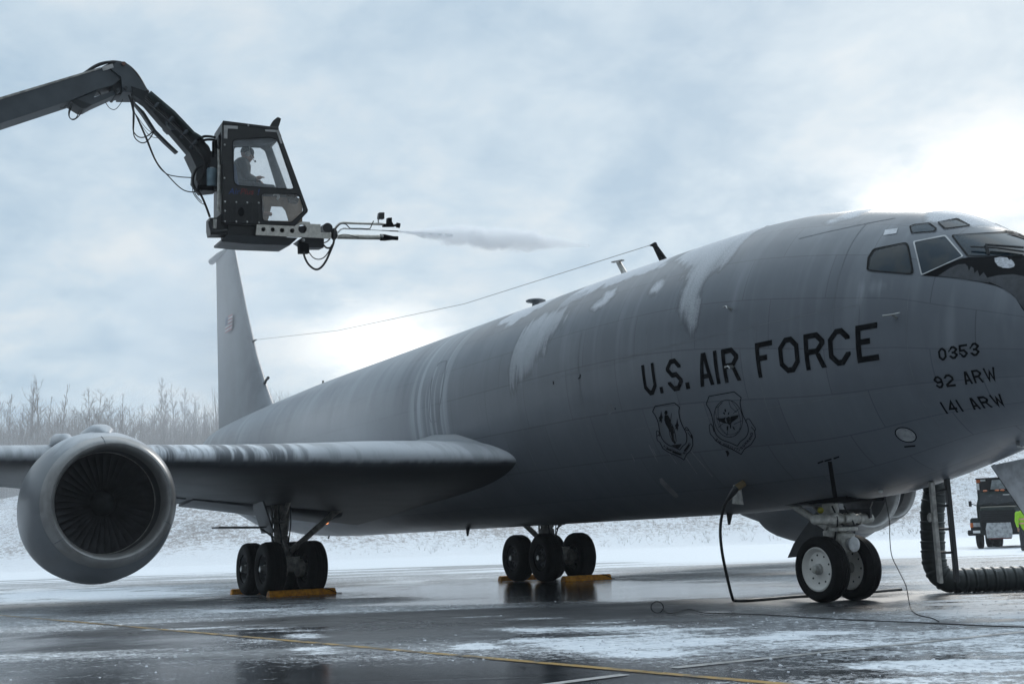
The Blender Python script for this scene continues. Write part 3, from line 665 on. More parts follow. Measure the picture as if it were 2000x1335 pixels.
skin_patch('frost_patch', [[(1832,539.5),(1856,524),(1872,517),(1886,516),(1891,521),(1893,530),(1897,521),(1902,524),(1904,534),(1910,528),(1914,540),(1922,532),(1930,545),(1932,553),(1900,548),(1865,543)]], M['slush'], .007, L=6)
skin_patch('frost_patch', [[(1920,545),(1950,538),(1980,536),(2000,540),(2016,560),(2008,600),(2002,606),(1996,598),(1980,577),(1955,561)]], M['slush'], .0065, L=8)
skin_patch('reflective_patch', [[(1729,449.5),(1754,446),(1751,456),(1725.5,460)]], M['frost'], .006)
# wipers
def onskin(px, py, off): x, a = hit1(px, py); return fpt(x, a, off)
w = MB().tube([onskin(1900, 488, .05), onskin(1950, 492, .06), onskin(2004, 499, .05)], .012, 6).tube([onskin(1930, 487, .07), onskin(2004, 494, .07)], .014, 6).rod(onskin(1931, 497, .0), onskin(1931, 489, .07), .02).build('wiper', M['dark_metal'], plane)

# ---- panel seams, plates, probes
def seam(pts, w=1.0): return stroke2(pts, w)
class _S(list):
    def __iadd__(s, q): s.append(list(q)); return s
SEAM = _S()
def zl(px0, py0, px1, n=14):   # a seam at one water line between two picture columns
    x0, a0 = hit1(px0, py0); z = float(fpt(x0, a0)[2]); xs_ = np.linspace(x0, px1, n); P = fxz(xs_, np.full(n, z)); X, Y = pix(P); return list(zip(X, Y))
for px0, py0, xe in ((1220, 697, 2.35), (1240, 838, 1.9), (1010, 756, 6.7), (1560, 466, 2.4)): SEAM += seam(zl(px0, py0, xe))
def ring(x, a0, a1, n=16): P = fpt(np.full(n, x), np.radians(np.linspace(a0, a1, n))); X, Y = pix(P); return list(zip(X, Y))
for x, a0, a1 in ((1.72, -60, 25), (2.42, -10, 12), (4.05, -75, 10), (6.4, -70, 12), (8.3, -70, 20), (10.4, -72, 10), (2.75, 5, 60)): SEAM += seam(ring(x, a0, a1))
SEAM += seam(rounded([(857,708),(873,704),(872,706),(858,800),(856,822),(842,824),(838,812),(842,745)], .2) , 1.4)
SEAM += seam(ell(1190.5, 798.5, 5, 9, 8), 2.6)
SEAM += []
for q in SEAM:
    if q: skin_patch('panel_seam', q, M['seam'], .003, L=12)
plate = skin_patch('access_plate', [ell(1769.5, 848, 20, 12, 20)], simple('grey_plate', (.26, .27, .28), .45, scale=12, var=.3), .006)
skin_patch('plate_rim', [ell(1769.5, 848, 22.5, 14, 20)], M['decal'], .0065, parent=plate, holes={0: [ell(1769.5, 848, 20, 12, 20)]})
skin_patch('access_plate', [[(1288,934),(1293,932),(1322,962),(1326,968),(1321,971),(1314,967),(1290,943)]], simple('dull_plate', (.19, .195, .2), .5), .006)
skin_patch('dark_stripe', [[(1617,900),(1625,900),(1639,990),(1630,991)]], M['black'], .006)
for q in ([(1597,902),(1608,898),(1609,901),(1598,905)], [(1610,898),(1624,894),(1625,897),(1611,901)], [(1628,893),(1639,889.5),(1640,892),(1629,896)]): skin_patch('stencil_mark', [q], M['thin_decal'], .005)
for q in ([(1080,744),(1082,744),(1082.5,750),(1080.5,751)], [(1133,731),(1135,730.5),(1134,738),(1129,740),(1129,738),(1132,737)], [(1766,870),(1788,868),(1788,871),(1767,873)], [(1201,796),(1203,796),(1203,799),(1201,799)]): skin_patch('stencil_mark', [q], M['decal'], .005)
for px, py, dx, dy in ((1736, 619, 36, -4), (1424, 603, 10, 4), (1427, 715, 12, 3)):
    b = onskin(px + dx * .4, py + 1, 0); e = onskin(px + dx * .5, py - 1, .10); tip = onskin(px + dx, py + dy, .12); bk = onskin(px, py + 1, .10)
    MB().tube([b, e], [.022, .012], 8).tube([bk, e, tip], [.012, .012, .006], 8).build('pitot_probe', M['hub'], plane)
MB().tube([onskin(1988, 862, 0), onskin(1990, 858, .08), onskin(2000, 856, .10)], [.025, .02, .012], 8).build('pitot_probe', M['hub'], plane)
MB().sphere(onskin(1720, 956, .02), .03).build('drain_fitting', M['hub'], plane)
# scratches of ice low on the side
thin_ice = simple('thin_ice', (.20, .21, .22), .4)
for x0, y0, x1, y1 in ((1268,868,1285,902),(1275,875,1282,890),(1304,880,1322,905),(1338,890,1362,925),(1350,880,1392,930),(1233,885,1240,900)): skin_patch('ice_scratch', stroke2([(x0, y0), (x1, y1)], 1.2), thin_ice, .004)

# ---- wings
def le(y): return 9.8 + .767 * y, 2.43 + .06 * (y - 1.57)
def te(y): return (20.2 + .1 * (y - 1.57) if y < 5.5 else 20.6 + .47 * (y - 5.5)), (1.83 + .14 * (y - 3.3) if y < 8.8 else 2.6 + .06 * (y - 8.8))
def foil(n=46, th=.12, lof=.94):
    b = np.linspace(0, math.pi, n); c = (1 - np.cos(b)) / 2
    y = 5 * th * (.2969 * np.sqrt(c) - .126 * c - .3516 * c ** 2 + .2843 * c ** 3 - .1015 * c ** 4 + .0006)
    cam_ = .018 * 4 * c * (1 - c)
    up = np.stack([c, cam_ + y * 1.06], 1); lo = np.stack([c, cam_ - y * lof], 1)
    return np.concatenate([up[::-1], lo[1:]])      # TE -> upper -> LE -> lower -> TE
def make_wing(sgn):
    ys = np.unique(np.concatenate([[1.0, 1.3, 1.57], np.linspace(1.8, 10, 60), np.linspace(10.3, 19.9, 24)])); rings = []; wc = []
    for y in ys:
        (xl, zl_), (xt, zt) = le(y), te(y); ch = xt - xl; th = np.interp(y, [1, 2.5, 4.5, 8, 20], [.118, .122, .112, .104, .095])
        q = foil(46, th, np.interp(y, [1.5, 4, 7], [.62, .74, .9])); n = len(q); x = xl + q[:, 0] * ch; z = zl_ + (zt - zl_) * q[:, 0] + q[:, 1] * ch
        sh = np.interp(y, [1.57, 3.4], [.36, 0]); z = zl_ + (zt - zl_) * q[:, 0] + q[:, 1] * ch * (1 - sh * np.exp(-q[:, 0] * 9))
        rings.append(np.stack([x, np.full(n, sgn * y), z], 1)); d = np.concatenate([[0], np.cumsum(np.hypot(np.diff(x), np.diff(z)))])
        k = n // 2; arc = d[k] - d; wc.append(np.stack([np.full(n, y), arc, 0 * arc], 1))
    yy = 20.25; (xl, zl_), (xt, zt) = le(yy), te(yy)
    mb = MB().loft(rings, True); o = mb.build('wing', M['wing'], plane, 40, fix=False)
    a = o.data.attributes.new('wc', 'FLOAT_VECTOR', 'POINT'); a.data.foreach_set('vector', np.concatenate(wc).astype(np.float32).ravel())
    bm = bmesh.new(); bm.from_mesh(o.data); bmesh.ops.recalc_face_normals(bm, faces=bm.faces); bm.to_mesh(o.data); bm.free()
    # drooped trailing edge flaps, slightly below the wing skin
    for y0, y1 in ((2.0, 5.2), (5.35, 7.6), (8.9, 11.5), (11.65, 17.5)):
        R_ = []
        for y in np.linspace(y0, y1, 8):
            xt, zt = te(y); xl, _ = le(y); c = .20 * (xt - xl)
            p = [(xt - c, zt + .10), (xt - c * .6, zt + .125), (xt - .02, zt - .02), (xt + .03, zt - .05), (xt - .05, zt - .07), (xt - c * .6, zt - .03), (xt - c * .95, zt + .02)]
            R_.append(np.array([(a_, sgn * y, b_) for a_, b_ in p]))
        MB().loft(R_).build('flap', FLAP, plane, 40)
    # body fairing over the wing root
    R_ = []
    for x, w_, h_, zc in ((11.2, .02, .04, 2.55), (11.7, .12, .18, 2.62), (12.3, .2, .32, 2.68), (13.0, .30, .46, 2.72), (14, .34, .55, 2.72), (16.5, .30, .5, 2.66), (19, .2, .42, 2.5), (21, .05, .2, 2.4)):
        H = float(fpt(x, float(fang(x, zc)))[1]); a = np.linspace(0, 2 * math.pi, 24, endpoint=False)
        R_.append(np.stack([np.full(24, x), sgn * (H - .28 + (w_ + .25) * np.cos(a)), zc + h_ * np.sin(a)], 1))
    fo = MB().loft(R_).build('wing_fairing', M['fin'], plane, 60)
    return o
FLAP = simple('dark_flap_paint', (.06, .065, .072), .5, scale=3, var=.3, spec=.3)  # flaps in a dark grey close to the wing's lower surface
rw = make_wing(1); make_wing(-1)
# ---- fin, tailplane
def fin():
    Z = [(5.0, 28.9, 36.0), (5.25, 29.3, 36.02), (5.6, 29.95, 36.05), (6.2, 30.55, 36.12), (7.4, 31.6, 36.22), (9.2, 32.8, 36.42), (10.8, 33.75, 36.56), (11.5, 34.14, 36.62), (11.72, 34.35, 36.64), (11.80, 34.7, 36.5)]
    R_ = []
    for z, xl, xt in Z:
        q = foil(26, np.interp(z, [5, 11.5, 11.8], [.105, .09, .03])); c = xt - xl; R_.append(np.stack([xl + q[:, 0] * c, (q[:, 1] - .018 * 4 * q[:, 0] * (1 - q[:, 0])) * c, np.full(len(q), z)], 1))
    MB().loft(R_).build('fin', M['fin'], plane, 40)
    MB().tube([(34.6, 0, 11.78), (36.2, 0, 11.80), (37.3, 0, 11.80), (37.5, 0, 11.80)], [.05, .13, .12, .03], 10).build('fin_tip_boom', M['fin'], plane)
    MB().rod((32.05, 0, 7.92), (31.6, 0, 7.92), .05, .02).build('wire_insulator', M['dark_metal'], plane)
    MB().tube([(30.75, 0, 6.3), (30.5, 0, 6.42), (30.3, 0, 6.47)], [.05, .04, .05], 8).build('fin_probe', M['dark_metal'], plane)
    fc = [simple('faded_flag_red', (.42, .20, .21), .6), simple('faded_flag_white', (.55, .54, .55), .6)]; ca = MB()
    def fside(x, z): return float(np.interp(z, [7.4, 9.2], [.30, .235])) * (1 - .25 * abs(x - 33.9)) + .03
    for i in range(9):
        z = 8.58 + i * .062; x0, x1 = 33.55, 34.5 if i < 4 else 34.08
        MB().add([(x0, fside(x0, z), z), (x1, fside(x1, z), z), (x1, fside(x1, z + .05), z + .05), (x0, fside(x0, z + .05), z + .05)], [(0, 1, 2, 3)]).build('flag_stripe', fc[i % 2], plane)
    x0, x1, z, z2 = 34.1, 34.5, 8.83, 9.13; ca.add([(x0, fside(x0, z), z), (x1, fside(x1, z), z), (x1, fside(x1, z2), z2), (x0, fside(x0, z2), z2)], [(0, 1, 2, 3)]).build('flag_canton', simple('faded_flag_blue', (.13, .15, .21), .6), plane)
    for s in (1, -1):
        R_ = []
        for y, xl, xt, z in ((.2, 30.9, 35.6, 4.05), (.8, 31.4, 35.7, 4.08), (3.5, 33.4, 36.3, 4.3), (6.2, 35.4, 37.0, 4.5)):
            q = foil(20, .1); R_.append(np.stack([xl + q[:, 0] * (xt - xl), np.full(len(q), s * y), z + q[:, 1] * (xt - xl)], 1))
        MB().loft(R_).build('tailplane', M['fin'], plane, 40)
    MB().tube([(30.5, 0, 1.75), (33, 0, 2.35), (36.5, 0, 3.0), (38.2, 0, 3.3)], [.12, .2, .2, .1], 12).build('refuelling_boom', M['fin'], plane)
fin()
# ---- masts and the long wire on the back
MB().loft([np.array([(8.08, -.03, 5.45), (8.30, -.03, 5.45), (8.30, .03, 5.45), (8.08, .03, 5.45)]), np.array([(8.50, -.02, 5.93), (8.60, -.02, 5.93), (8.60, .02, 5.93), (8.50, .02, 5.93)]), np.array([(8.54, -.02, 6.0), (8.72, -.02, 5.98), (8.72, .02, 5.98), (8.54, .02, 6.0)])]).build('wire_mast', M['black'], plane)
MB().tube([(8.70, 0, 5.985), (16, 0, 6.28), (24, 0, 6.98), (31.62, 0, 7.92)], .006, 6).build('aerial_wire', M['gear_grey'], plane)
MB().tube([(9.42, 0, 5.5), (9.72, 0, 5.9)], [.06, .045], 8).box((9.74, 0, 5.92), (1, 0, .1), (0, 1, 0), (-.1, 0, 1), .17, .03, .012).build('blade_antenna', M['gear_grey'], plane)
MB().lathe((12.78, 0, 5.5), (0, 0, 1), [(0, .14), (.05, .085), (.2, .075), (.225, .12), (.235, .20), (.255, .205), (.275, .17), (.285, .02)], 24, True).build('disc_antenna', M['fin'], plane)
MB().sphere((6.95, 0, 5.53), .05).build('crown_light', M['dark_metal'], plane)
MB().tube([(5.9, .0, 5.49), (5.6, 0, 5.53), (5.2, 0, 5.48)], [.03, .06, .03], 8).build('crown_fitting', M['dark_metal'], plane)
MB().tube([(25.2, 0, 5.45), (25.2, 0, 5.72)], [.06, .03], 8).build('blade_antenna', M['gear_grey'], plane)
p0 = on(645, 1036, 1, 0.0); MB().tube([on(652, 1024, 1, .1), on(641, 1051, 1, .1)], .02, 6).build('blade_antenna', M['dark_metal'], plane)
bl = NT('orange_beacon'); bl.set('Base Color', (.6, .2, .05)); bl.set('Emission Color', (1, .36, .12)); bl.set('Emission Strength', 1.6); M['beacon'] = bl.m
MB().sphere(onskin(638, 1019, .02), .09, sc=(1.3, .5, .5)).build('beacon_light', M['beacon'], plane)
for px, py in ((914, 1036), (1425, 1008)): q = onskin(px, py - 6, 0); MB().tube([q, q + np.array([.03, 0, -.17])], [.05, .02], 8).build('drain_mast', M['dark_metal'], plane)

# ---- engines
def engine(xh, y, zc, hide=False):
    o = np.array([xh, y, zc]); ax = (1, 0, 0)
    outer = [(.26, 1.105), (.5, 1.18), (.9, 1.245), (1.35, 1.27), (1.9, 1.24), (2.5, 1.13), (2.9, 1.04), (3.05, .99), (3.05, .80), (3.7, .66), (4.4, .48), (4.4, .36), (5.0, .05)]
    nm = MB().lathe(o, ax, outer, 72); tt = np.array(nm.v)[:, 0] - xh; A2 = np.array(nm.v); A2[:, 2] -= .11 * sstep(.2, 1.1, tt) * (A2[:, 2] < zc + .4 + 0 * tt) * sstep(.6, -.6, A2[:, 2] - zc); A2[:, 1] += y / abs(y) * .0; nm.v = [tuple(q) for q in A2]
    nac = nm.build('engine_nacelle', M['nacelle'], plane, 40)
    lip = [(.26, 1.105), (.16, 1.075), (.07, 1.035), (.015, .995), (.0, .965), (.02, .935), (.08, .905), (.2, .882), (.34, .874)]
    MB().lathe(o, ax, lip, 72).build('inlet_lip', M['lip'], nac, 60)
    MB().lathe(o, ax, [(.34, .874), (.6, .87), (.95, .885), (1.0, .885), (1.0, .02)], 72).build('inlet_duct', M['duct'], nac, 40)
    MB().lathe(o + np.array([.42, 0, 0]), ax, [(.30, .872), (.30, .862), (.33, .862), (.33, .872)], 72).build('duct_band', M['gear_grey'], nac)
    f = MB()
    for k in range(38):
        a = 2 * math.pi * k / 38; er = np.array([0, math.cos(a), math.sin(a)]); et = np.array([0, -math.sin(a), math.cos(a)]); ex = np.array([1., 0, 0]); R_ = []
        for r, ch, tw in ((.22, .07, 25), (.4, .078, 38), (.6, .09, 50), (.76, .10, 58), (.868, .105, 62)):
            t = math.radians(tw); u = ex * math.cos(t) + et * math.sin(t); w_ = np.cross(er, u); c = o + np.array([.80, 0, 0]) + er * r
            R_.append(np.array([c - u * ch, c - w_ * .010, c + u * ch, c + w_ * .010]))
        f.loft(R_)
    f.build('fan_blades', M['fan'], nac, 30)
    MB().lathe(o + np.array([.46, 0, 0]), ax, [(0, .005), (.06, .07), (.16, .14), (.30, .205), (.40, .235), (.52, .24)], 36).build('spinner', M['dark_metal'], nac, 60)
    for ang in (90, 210, 330):
        a = math.radians(ang - 8); er = np.array([0, math.cos(a), math.sin(a)]); et = np.array([0, -math.sin(a), math.cos(a)])
        pts = [(t + .0, r) for t, r in ((.02, .939), (.0, .967), (.015, .998), (.07, 1.038), (.16, 1.078), (.26, 1.108))]
        MB().tube([o + np.array([t, 0, 0]) + er * (r + .001) for t, r in pts], .006, 5).build('lip_seam', M['seam'], nac)
    xl, zl_ = le(abs(y)); R_ = []
    for x, w_, z0, z1 in ((xh + .55, .05, zc + 1.05, zc + 1.20), (xh + .8, .16, zc + 1.0, zc + 1.33), (xh + 1.2, .24, zc + .9, zc + 1.40), (xh + 1.8, .26, zc + .9, zc + 1.38), (xl - .2, .25, zc + .6, zl_ + .14), (xl + .5, .24, zc + .5, zl_ + .32), (xl + 1.8, .2, zc + .5, zl_ + .42), (xl + 2.6, .05, zl_ - .1, zl_ + .3)):
        a = np.linspace(0, 2 * math.pi, 20, endpoint=False); sx = np.sign(np.cos(a)) * abs(np.cos(a)) ** .7; sz = np.sign(np.sin(a)) * abs(np.sin(a)) ** .7
        R_.append(np.stack([np.full(20, x), y + w_ * sx, (z0 + z1) / 2 + (z1 - z0) / 2 * sz], 1))
    MB().loft(R_).build('engine_pylon', M['nacelle'], plane, 60)
    return nac
ENG = [(13.0, 8.15, 1.86), (17.4, 14.1, 2.2), (12.5, -8.45, 1.99), (17.4, -14.1, 2.25)]
for e in ENG: engine(*e)
MB().tube([(15.2, 8.44, 3.0), (15.8, 8.46, 3.14), (16.6, 8.5, 3.18), (17.4, 8.5, 3.1)], [.04, .10, .12, .04], 14).build('pylon_fairing', M['nacelle'], plane, 60)

# ---- undercarriage
def tyre_mesh(R, w, rim):
    h = w / 2; pr = [(-h * .55, rim), (-h * .86, rim + .02), (-h, rim + (R - rim) * .45), (-h * .95, rim + (R - rim) * .72), (-h * .78, R * .955), (-h * .55, R * .985)]
    g = [-.42, -.14, .14, .42]; tread = []
    for q in g: tread += [(h * (q - .045), R * .998), (h * (q - .03), R * .978), (h * (q + .03), R * .978), (h * (q + .045), R * .998)]
    pr = pr + tread + [(-a, b) for a, b in pr[::-1]]
    return MB().lathe((0, 0, 0), (0, 1, 0), pr, 64)
def rim_mesh(rim, w, nh=8):
    h = w / 2; m = MB()
    for s in (1, -1):
        m.lathe((0, 0, 0), (0, s, 0), [(h * .52, rim + .004), (h * .72, rim + .012), (h * .78, rim - .008), (h * .62, rim - .03), (h * .35, rim * .80), (h * .28, rim * .52), (h * .40, rim * .36), (h * .42, .02)], 48)
    return m
def hub_mesh(r, w): 
    m = MB()
    for s in (1, -1): m.lathe((0, 0, 0), (0, s, 0), [(w * .18, r * 1.25), (w * .34, r * 1.2), (w * .36, r), (w * .54, r * .9), (w * .57, r * .7), (w * .57, .004)], 20)
    return m
def hole_mesh(rad, r, y, n, ph=0):
    m = MB()
    for k in range(n):
        a = 2 * math.pi * k / n + ph
        for s in (1, -1): m.lathe((rad * math.cos(a), s * y, rad * math.sin(a)), (0, s, 0), [(0, r), (.006, r * .9), (.007, .002)], 10)
    return m
wheel0 = {}
def wheel(kind_, x, y, z, rot=0.0):
    if kind_ not in wheel0:
        if kind_ == 'nose': R, w_, rim, rm = .4486, .28, .292, 'rim_white'
        else: R, w_, rim, rm = .5739, .42, .29, 'rim_grey'
        t = tyre_mesh(R, w_, rim).build('wheel', M['rubber'], None, 35); t.location = (x, y, z); setpar(t, plane)
        r = rim_mesh(rim, w_).build('rim', M[rm], t, 35)
        hb = hub_mesh(.062 if kind_ == 'nose' else .075, w_).build('hub', M['hub'], t, 35)
        hl = hole_mesh(rim * .66, .014 if kind_ == 'nose' else .03, w_ * .155 if kind_ == 'nose' else w_ * .165, 9).build('rim_holes', M['black'], t)
        wheel0[kind_] = t; return t
    s = wheel0[kind_]; c = s.copy(); COL.objects.link(c); c.location = (x, y, z); c.rotation_euler = (0, rot, 0)
    for ch in s.children: d = ch.copy(); COL.objects.link(d); d.parent = c
    return c
XN, XM, YM, TB, DW = 4.6, 18.56, 3.4223, 1.39, .9234
RM, RN = .5739, .4486
for s in (1, -1): wheel('nose', XN, s * .2893, RN, s * .4)
k = 0
for s in (1, -1):
    for sx in (-1, 1):
        for sy in (1, -1): k += 1; wheel('main', XM + sx * TB / 2, s * YM + sy * DW / 2, RM, k * .7)
def main_gear(s):
    y = s * YM; top = 2.35
    m = MB().rod((XM, y, .62), (XM + .02, y, 1.25), .10).rod((XM + .02, y, 1.15), (XM + .06, y, top), .155).lathe((XM + .02, y, 1.12), (0, 0, 1), [(0, .15), (.03, .19), (.12, .19), (.15, .16)], 20, True)
    m.lathe((XM + .03, y, 1.55), (0, 0, 1), [(0, .16), (.03, .2), (.1, .2), (.13, .16)], 20, True)
    st = m.build('main_strut', M['gear_grey'], plane, 40)
    MB().rod((XM, y, .60), (XM, y, .98), .075, n=16).build('oleo_piston', M['chrome'], st)
    MB().tube([(XM - .20, y, .72), (XM - .42, y, .98), (XM - .17, y, 1.22)], [.05, .045, .05], 8).build('torque_link', M['gear_grey'], st)
    MB().box((XM, y, .59), (1, 0, 0), (0, 1, 0), (0, 0, 1), TB / 2 + .08, .10, .10, .03).build('bogie_beam', M['gear_grey'], st)
    for sx in (-1, 1):
        MB().rod((XM + sx * TB / 2, y - DW / 2 - .1, RM), (XM + sx * TB / 2, y + DW / 2 + .1, RM), .06).build('axle', M['gear_white'], st)
        for sy in (-1, 1): MB().lathe((XM + sx * TB / 2, y + sy * .10, RM), (0, sy, 0), [(0, .13), (.03, .19), (.15, .19), (.17, .15)], 24, True).build('brake_pack', M['gear_grey'], st)
    MB().box((XM - TB / 2 + .02, y, .70), (1, 0, 0), (0, 1, 0), (0, 0, 1), .09, .17, .07, .02).rod((XM - TB / 2 - .03, y - .18, .79), (XM - TB / 2 - .03, y + .18, .79), .03).build('brake_manifold', M['gear_white'], st)
    MB().rod((XM - .1, y - s * .02, .80), (XM - .25, y - s * 1.42, 1.95), .068, n=10).rod((XM - .2, y - s * 1.25, 1.82), (XM - .26, y - s * 1.5, 2.05), .10).build('side_brace', M['gear_grey'], st)
    MB().rod((XM + .05, y, 1.5), (XM - 1.1, y + .05, 2.35), .05).rod((XM - .1, y - .1, 1.3), (XM - .18, y - .16, 2.3), .028).rod((XM + .12, y + .16, 1.0), (XM + .1, y + .18, 2.2), .022).build('drag_brace', M['gear_grey'], st)
    MB().tube(crom([(XM - .17, y + .10, 2.2), (XM - .22, y + .12, 1.7), (XM - .2, y + .06, 1.2), (XM - .28, y + .1, .9), (XM - .5, y + .12, .75)]), .016, 6).tube(crom([(XM - .17, y - .12, 2.2), (XM - .2, y - .16, 1.6), (XM - .24, y - .1, 1.05), (XM - .45, y - .16, .72)]), .014, 6).build('brake_line', M['hose'], st)
    MB().box((XM + .05, y + s * .42, 1.75), (0, s * .35, 1), (1, 0, 0), (0, 1, -s * .35), .40, .42, .018).build('gear_door', M['door_inner'], st)
    MB().box((XM + .0, y + s * .95, 1.48), (.12, s * .97, .02), (1, 0, 0), (0, 0, 1), .52, .30, .018).tube([(XM - .1, y + s * .2, 1.25), (XM - .1, y + s * .5, 1.45)], .02, 6).tube([(XM - .1, y + s * .15, 1.0), (XM - .1, y + s * .3, 1.4)], .02, 6).build('gear_door', M['door_inner'], st)
main_gear(1); main_gear(-1)
def nose_gear():
    m = MB().rod((XN, 0, .45), (XN + .04, 0, .92), .075).rod((XN + .03, 0, .80), (XN + .08, 0, 1.45), .115)
    m.lathe((XN + .035, 0, .86), (0, 0, 1), [(0, .12), (.02, .15), (.10, .15), (.12, .12)], 20, True).lathe((XN + .05, 0, 1.06), (0, 0, 1), [(0, .12), (.02, .17), (.12, .17), (.14, .12)], 20, True)
    st = m.build('nose_strut', M['gear_white'], plane, 40)
    MB().rod((XN, -.45, RN), (XN, .45, RN), .05).build('axle', M['gear_white'], st)
    MB().rod((XN - .02, 0, .5), (XN + .02, 0, .84), .06, n=16).build('oleo_piston', M['chrome'], st)
    for s in (1, -1):
        q = MB().rod((XN - .16, s * .02, 1.12), (XN - .16, s * .36, 1.12), .062, n=14).rod((XN - .16, s * .30, 1.12), (XN - .16, s * .50, 1.12), .072, n=14).sphere((XN - .16, s * .50, 1.12), .07).box((XN - .12, s * .16, 1.12), (1, 0, 0), (0, 1, 0), (0, 0, 1), .09, .06, .085, .02)
        q.build('steering_actuator', M['gear_white'], st)
    MB().lathe((XN - .24, -.02, .77), (-1, 0, 0), [(0, .02), (.0, .085), (.06, .10), (.09, .105), (.097, .088), (.106, .04), (.108, .002)], 20).build('taxi_light', M['lamp'], st)
    MB().bx((XN - .16, -.02, .80), .09, .13, .14, .03).bx((XN - .17, .0, .98), .10, .18, .03, .01).build('lamp_bracket', M['gear_white'], st)
    MB().tube([(XN - .1, .06, .95), (XN + .35, .10, .78), (XN + .12, .06, .55)], [.045, .04, .045], 8).tube([(XN - .1, -.06, .95), (XN + .35, -.10, .78), (XN + .12, -.06, .55)], [.045, .04, .045], 8).build('torque_link', M['gear_white'], st)
    MB().rod((XN + .03, .10, 1.0), (XN + .75, .22, 1.42), .05).rod((XN + .03, -.10, 1.0), (XN + .75, -.22, 1.42), .05).build('drag_brace', M['gear_white'], st)
    MB().tube(crom([(XN - .1, .12, 1.3), (XN - .22, .15, 1.1), (XN - .12, .12, .9), (XN - .02, .10, .6)]), .013, 6).tube(crom([(XN - .1, -.1, 1.3), (XN - .24, -.14, 1.0), (XN - .14, -.12, .8)]), .012, 6).build('brake_line', M['hose'], st)
    MB().sphere((XN + .05, .20, 1.25), .045).build('tow_pin', simple('yellow_tag', (.40, .36, .02), .5), st)
    MB().bx((XN + .1, 0, 1.405), .75, .36, .06, .02).build('wheel_well_shade', M['black'], plane)  # black slab painting the shade of the open well onto the belly
    # doors hanging at either side of the well
    pl = [(1596, 996), (1700, 992), (1700, 1010), (1650, 1040), (1590, 1080), (1552, 1087), (1538, 1088.5), (1550, 1061), (1570, 1032)]
    MB().prism(pl, [], lambda a, b: on(a, b, 1, -.42), (0, -.03, 0)).build('gear_door', M['door_inner'], plane)
nose_gear()
# ground power door, open under the belly
MB().prism([(1432, 946), (1446, 944), (1452, 985), (1430, 983)], [], lambda a, b: on(a, b, 1, 1.02), (.02, -.02, 0)).build('power_door', M['gear_grey'], plane)
# open crew hatch under the nose
A_, B_, C_, D_ = on(1936, 909, 1, -.45), on(2012, 1022, 1, -.62), on(2150, 1000, 1, -.62), on(2110, 872, 1, -.45)
nh = nrm(np.cross(B_ - A_, D_ - A_)); nh = nh if nh[1] < 0 else -nh
hd = MB().loft([np.array([A_, B_, C_, D_]), np.array([A_, B_, C_, D_]) + nh * .06]).build('crew_hatch', simple('hatch_grey', (.60, .61, .63), .5), plane)
MB().tube([A_ + nh * .03, B_ + nh * .03], .028, 6).build('hatch_seal', M['rubber'], hd)
# ------------------------------------------------------------------ ground, snow bank
FH_ = nrm([FW[0], FW[1], 0]); TH_ = nrm([RT[0], RT[1], 0])
def gpt(s, t, z=0.0): return np.array([CAM[0], CAM[1], 0]) + FH_ * s + TH_ * t + np.array([0, 0, z])
def bank_h(s, t):
    b = 112 + 9 * np.sin(t / 34.) + 5 * np.sin(t / 13. + 1); h = 9.2 * sstep(0, 46, s - b) + .035 * np.maximum(s - b - 46, 0)
    return h * (1 + .12 * np.sin(t / 22. + 2) + .45 * sstep(25, 50, t)) + sstep(0, 25, s - b) * (fbm(s / 6. + 50, t / 6. + 80, 4, 12) - .5) * 1.6
def grid(name, sv, tv, zf, mat, attr=None):
    S, T = np.meshgrid(sv, tv, indexing='ij'); P = np.array([CAM[0], CAM[1], 0]) + S[..., None] * FH_ + T[..., None] * TH_; P[..., 2] = zf(S, T); n = len(tv)
    i = np.arange(len(sv) - 1)[:, None] * n + np.arange(n - 1)[None]; F = np.stack([i, i + 1, i + n + 1, i + n], -1).reshape(-1, 4)
    me = bpy.data.meshes.new(name); me.from_pydata(P.reshape(-1, 3).tolist(), [], F.tolist()); me.update()
    bm = bmesh.new(); bm.from_mesh(me); bmesh.ops.recalc_face_normals(bm, faces=bm.faces)
    if sum(f.normal.z for f in list(bm.faces)[:50]) < 0: bmesh.ops.reverse_faces(bm, faces=bm.faces)
    bm.to_mesh(me); bm.free(); me.shade_smooth(); me.materials.append(mat)
    if attr is not None:
        for k, v in attr(S, T, P).items(): a = me.attributes.new(k, 'FLOAT', 'POINT'); a.data.foreach_set('value', v.astype(np.float32).ravel())
    return kind(link(name, me), 'structure')
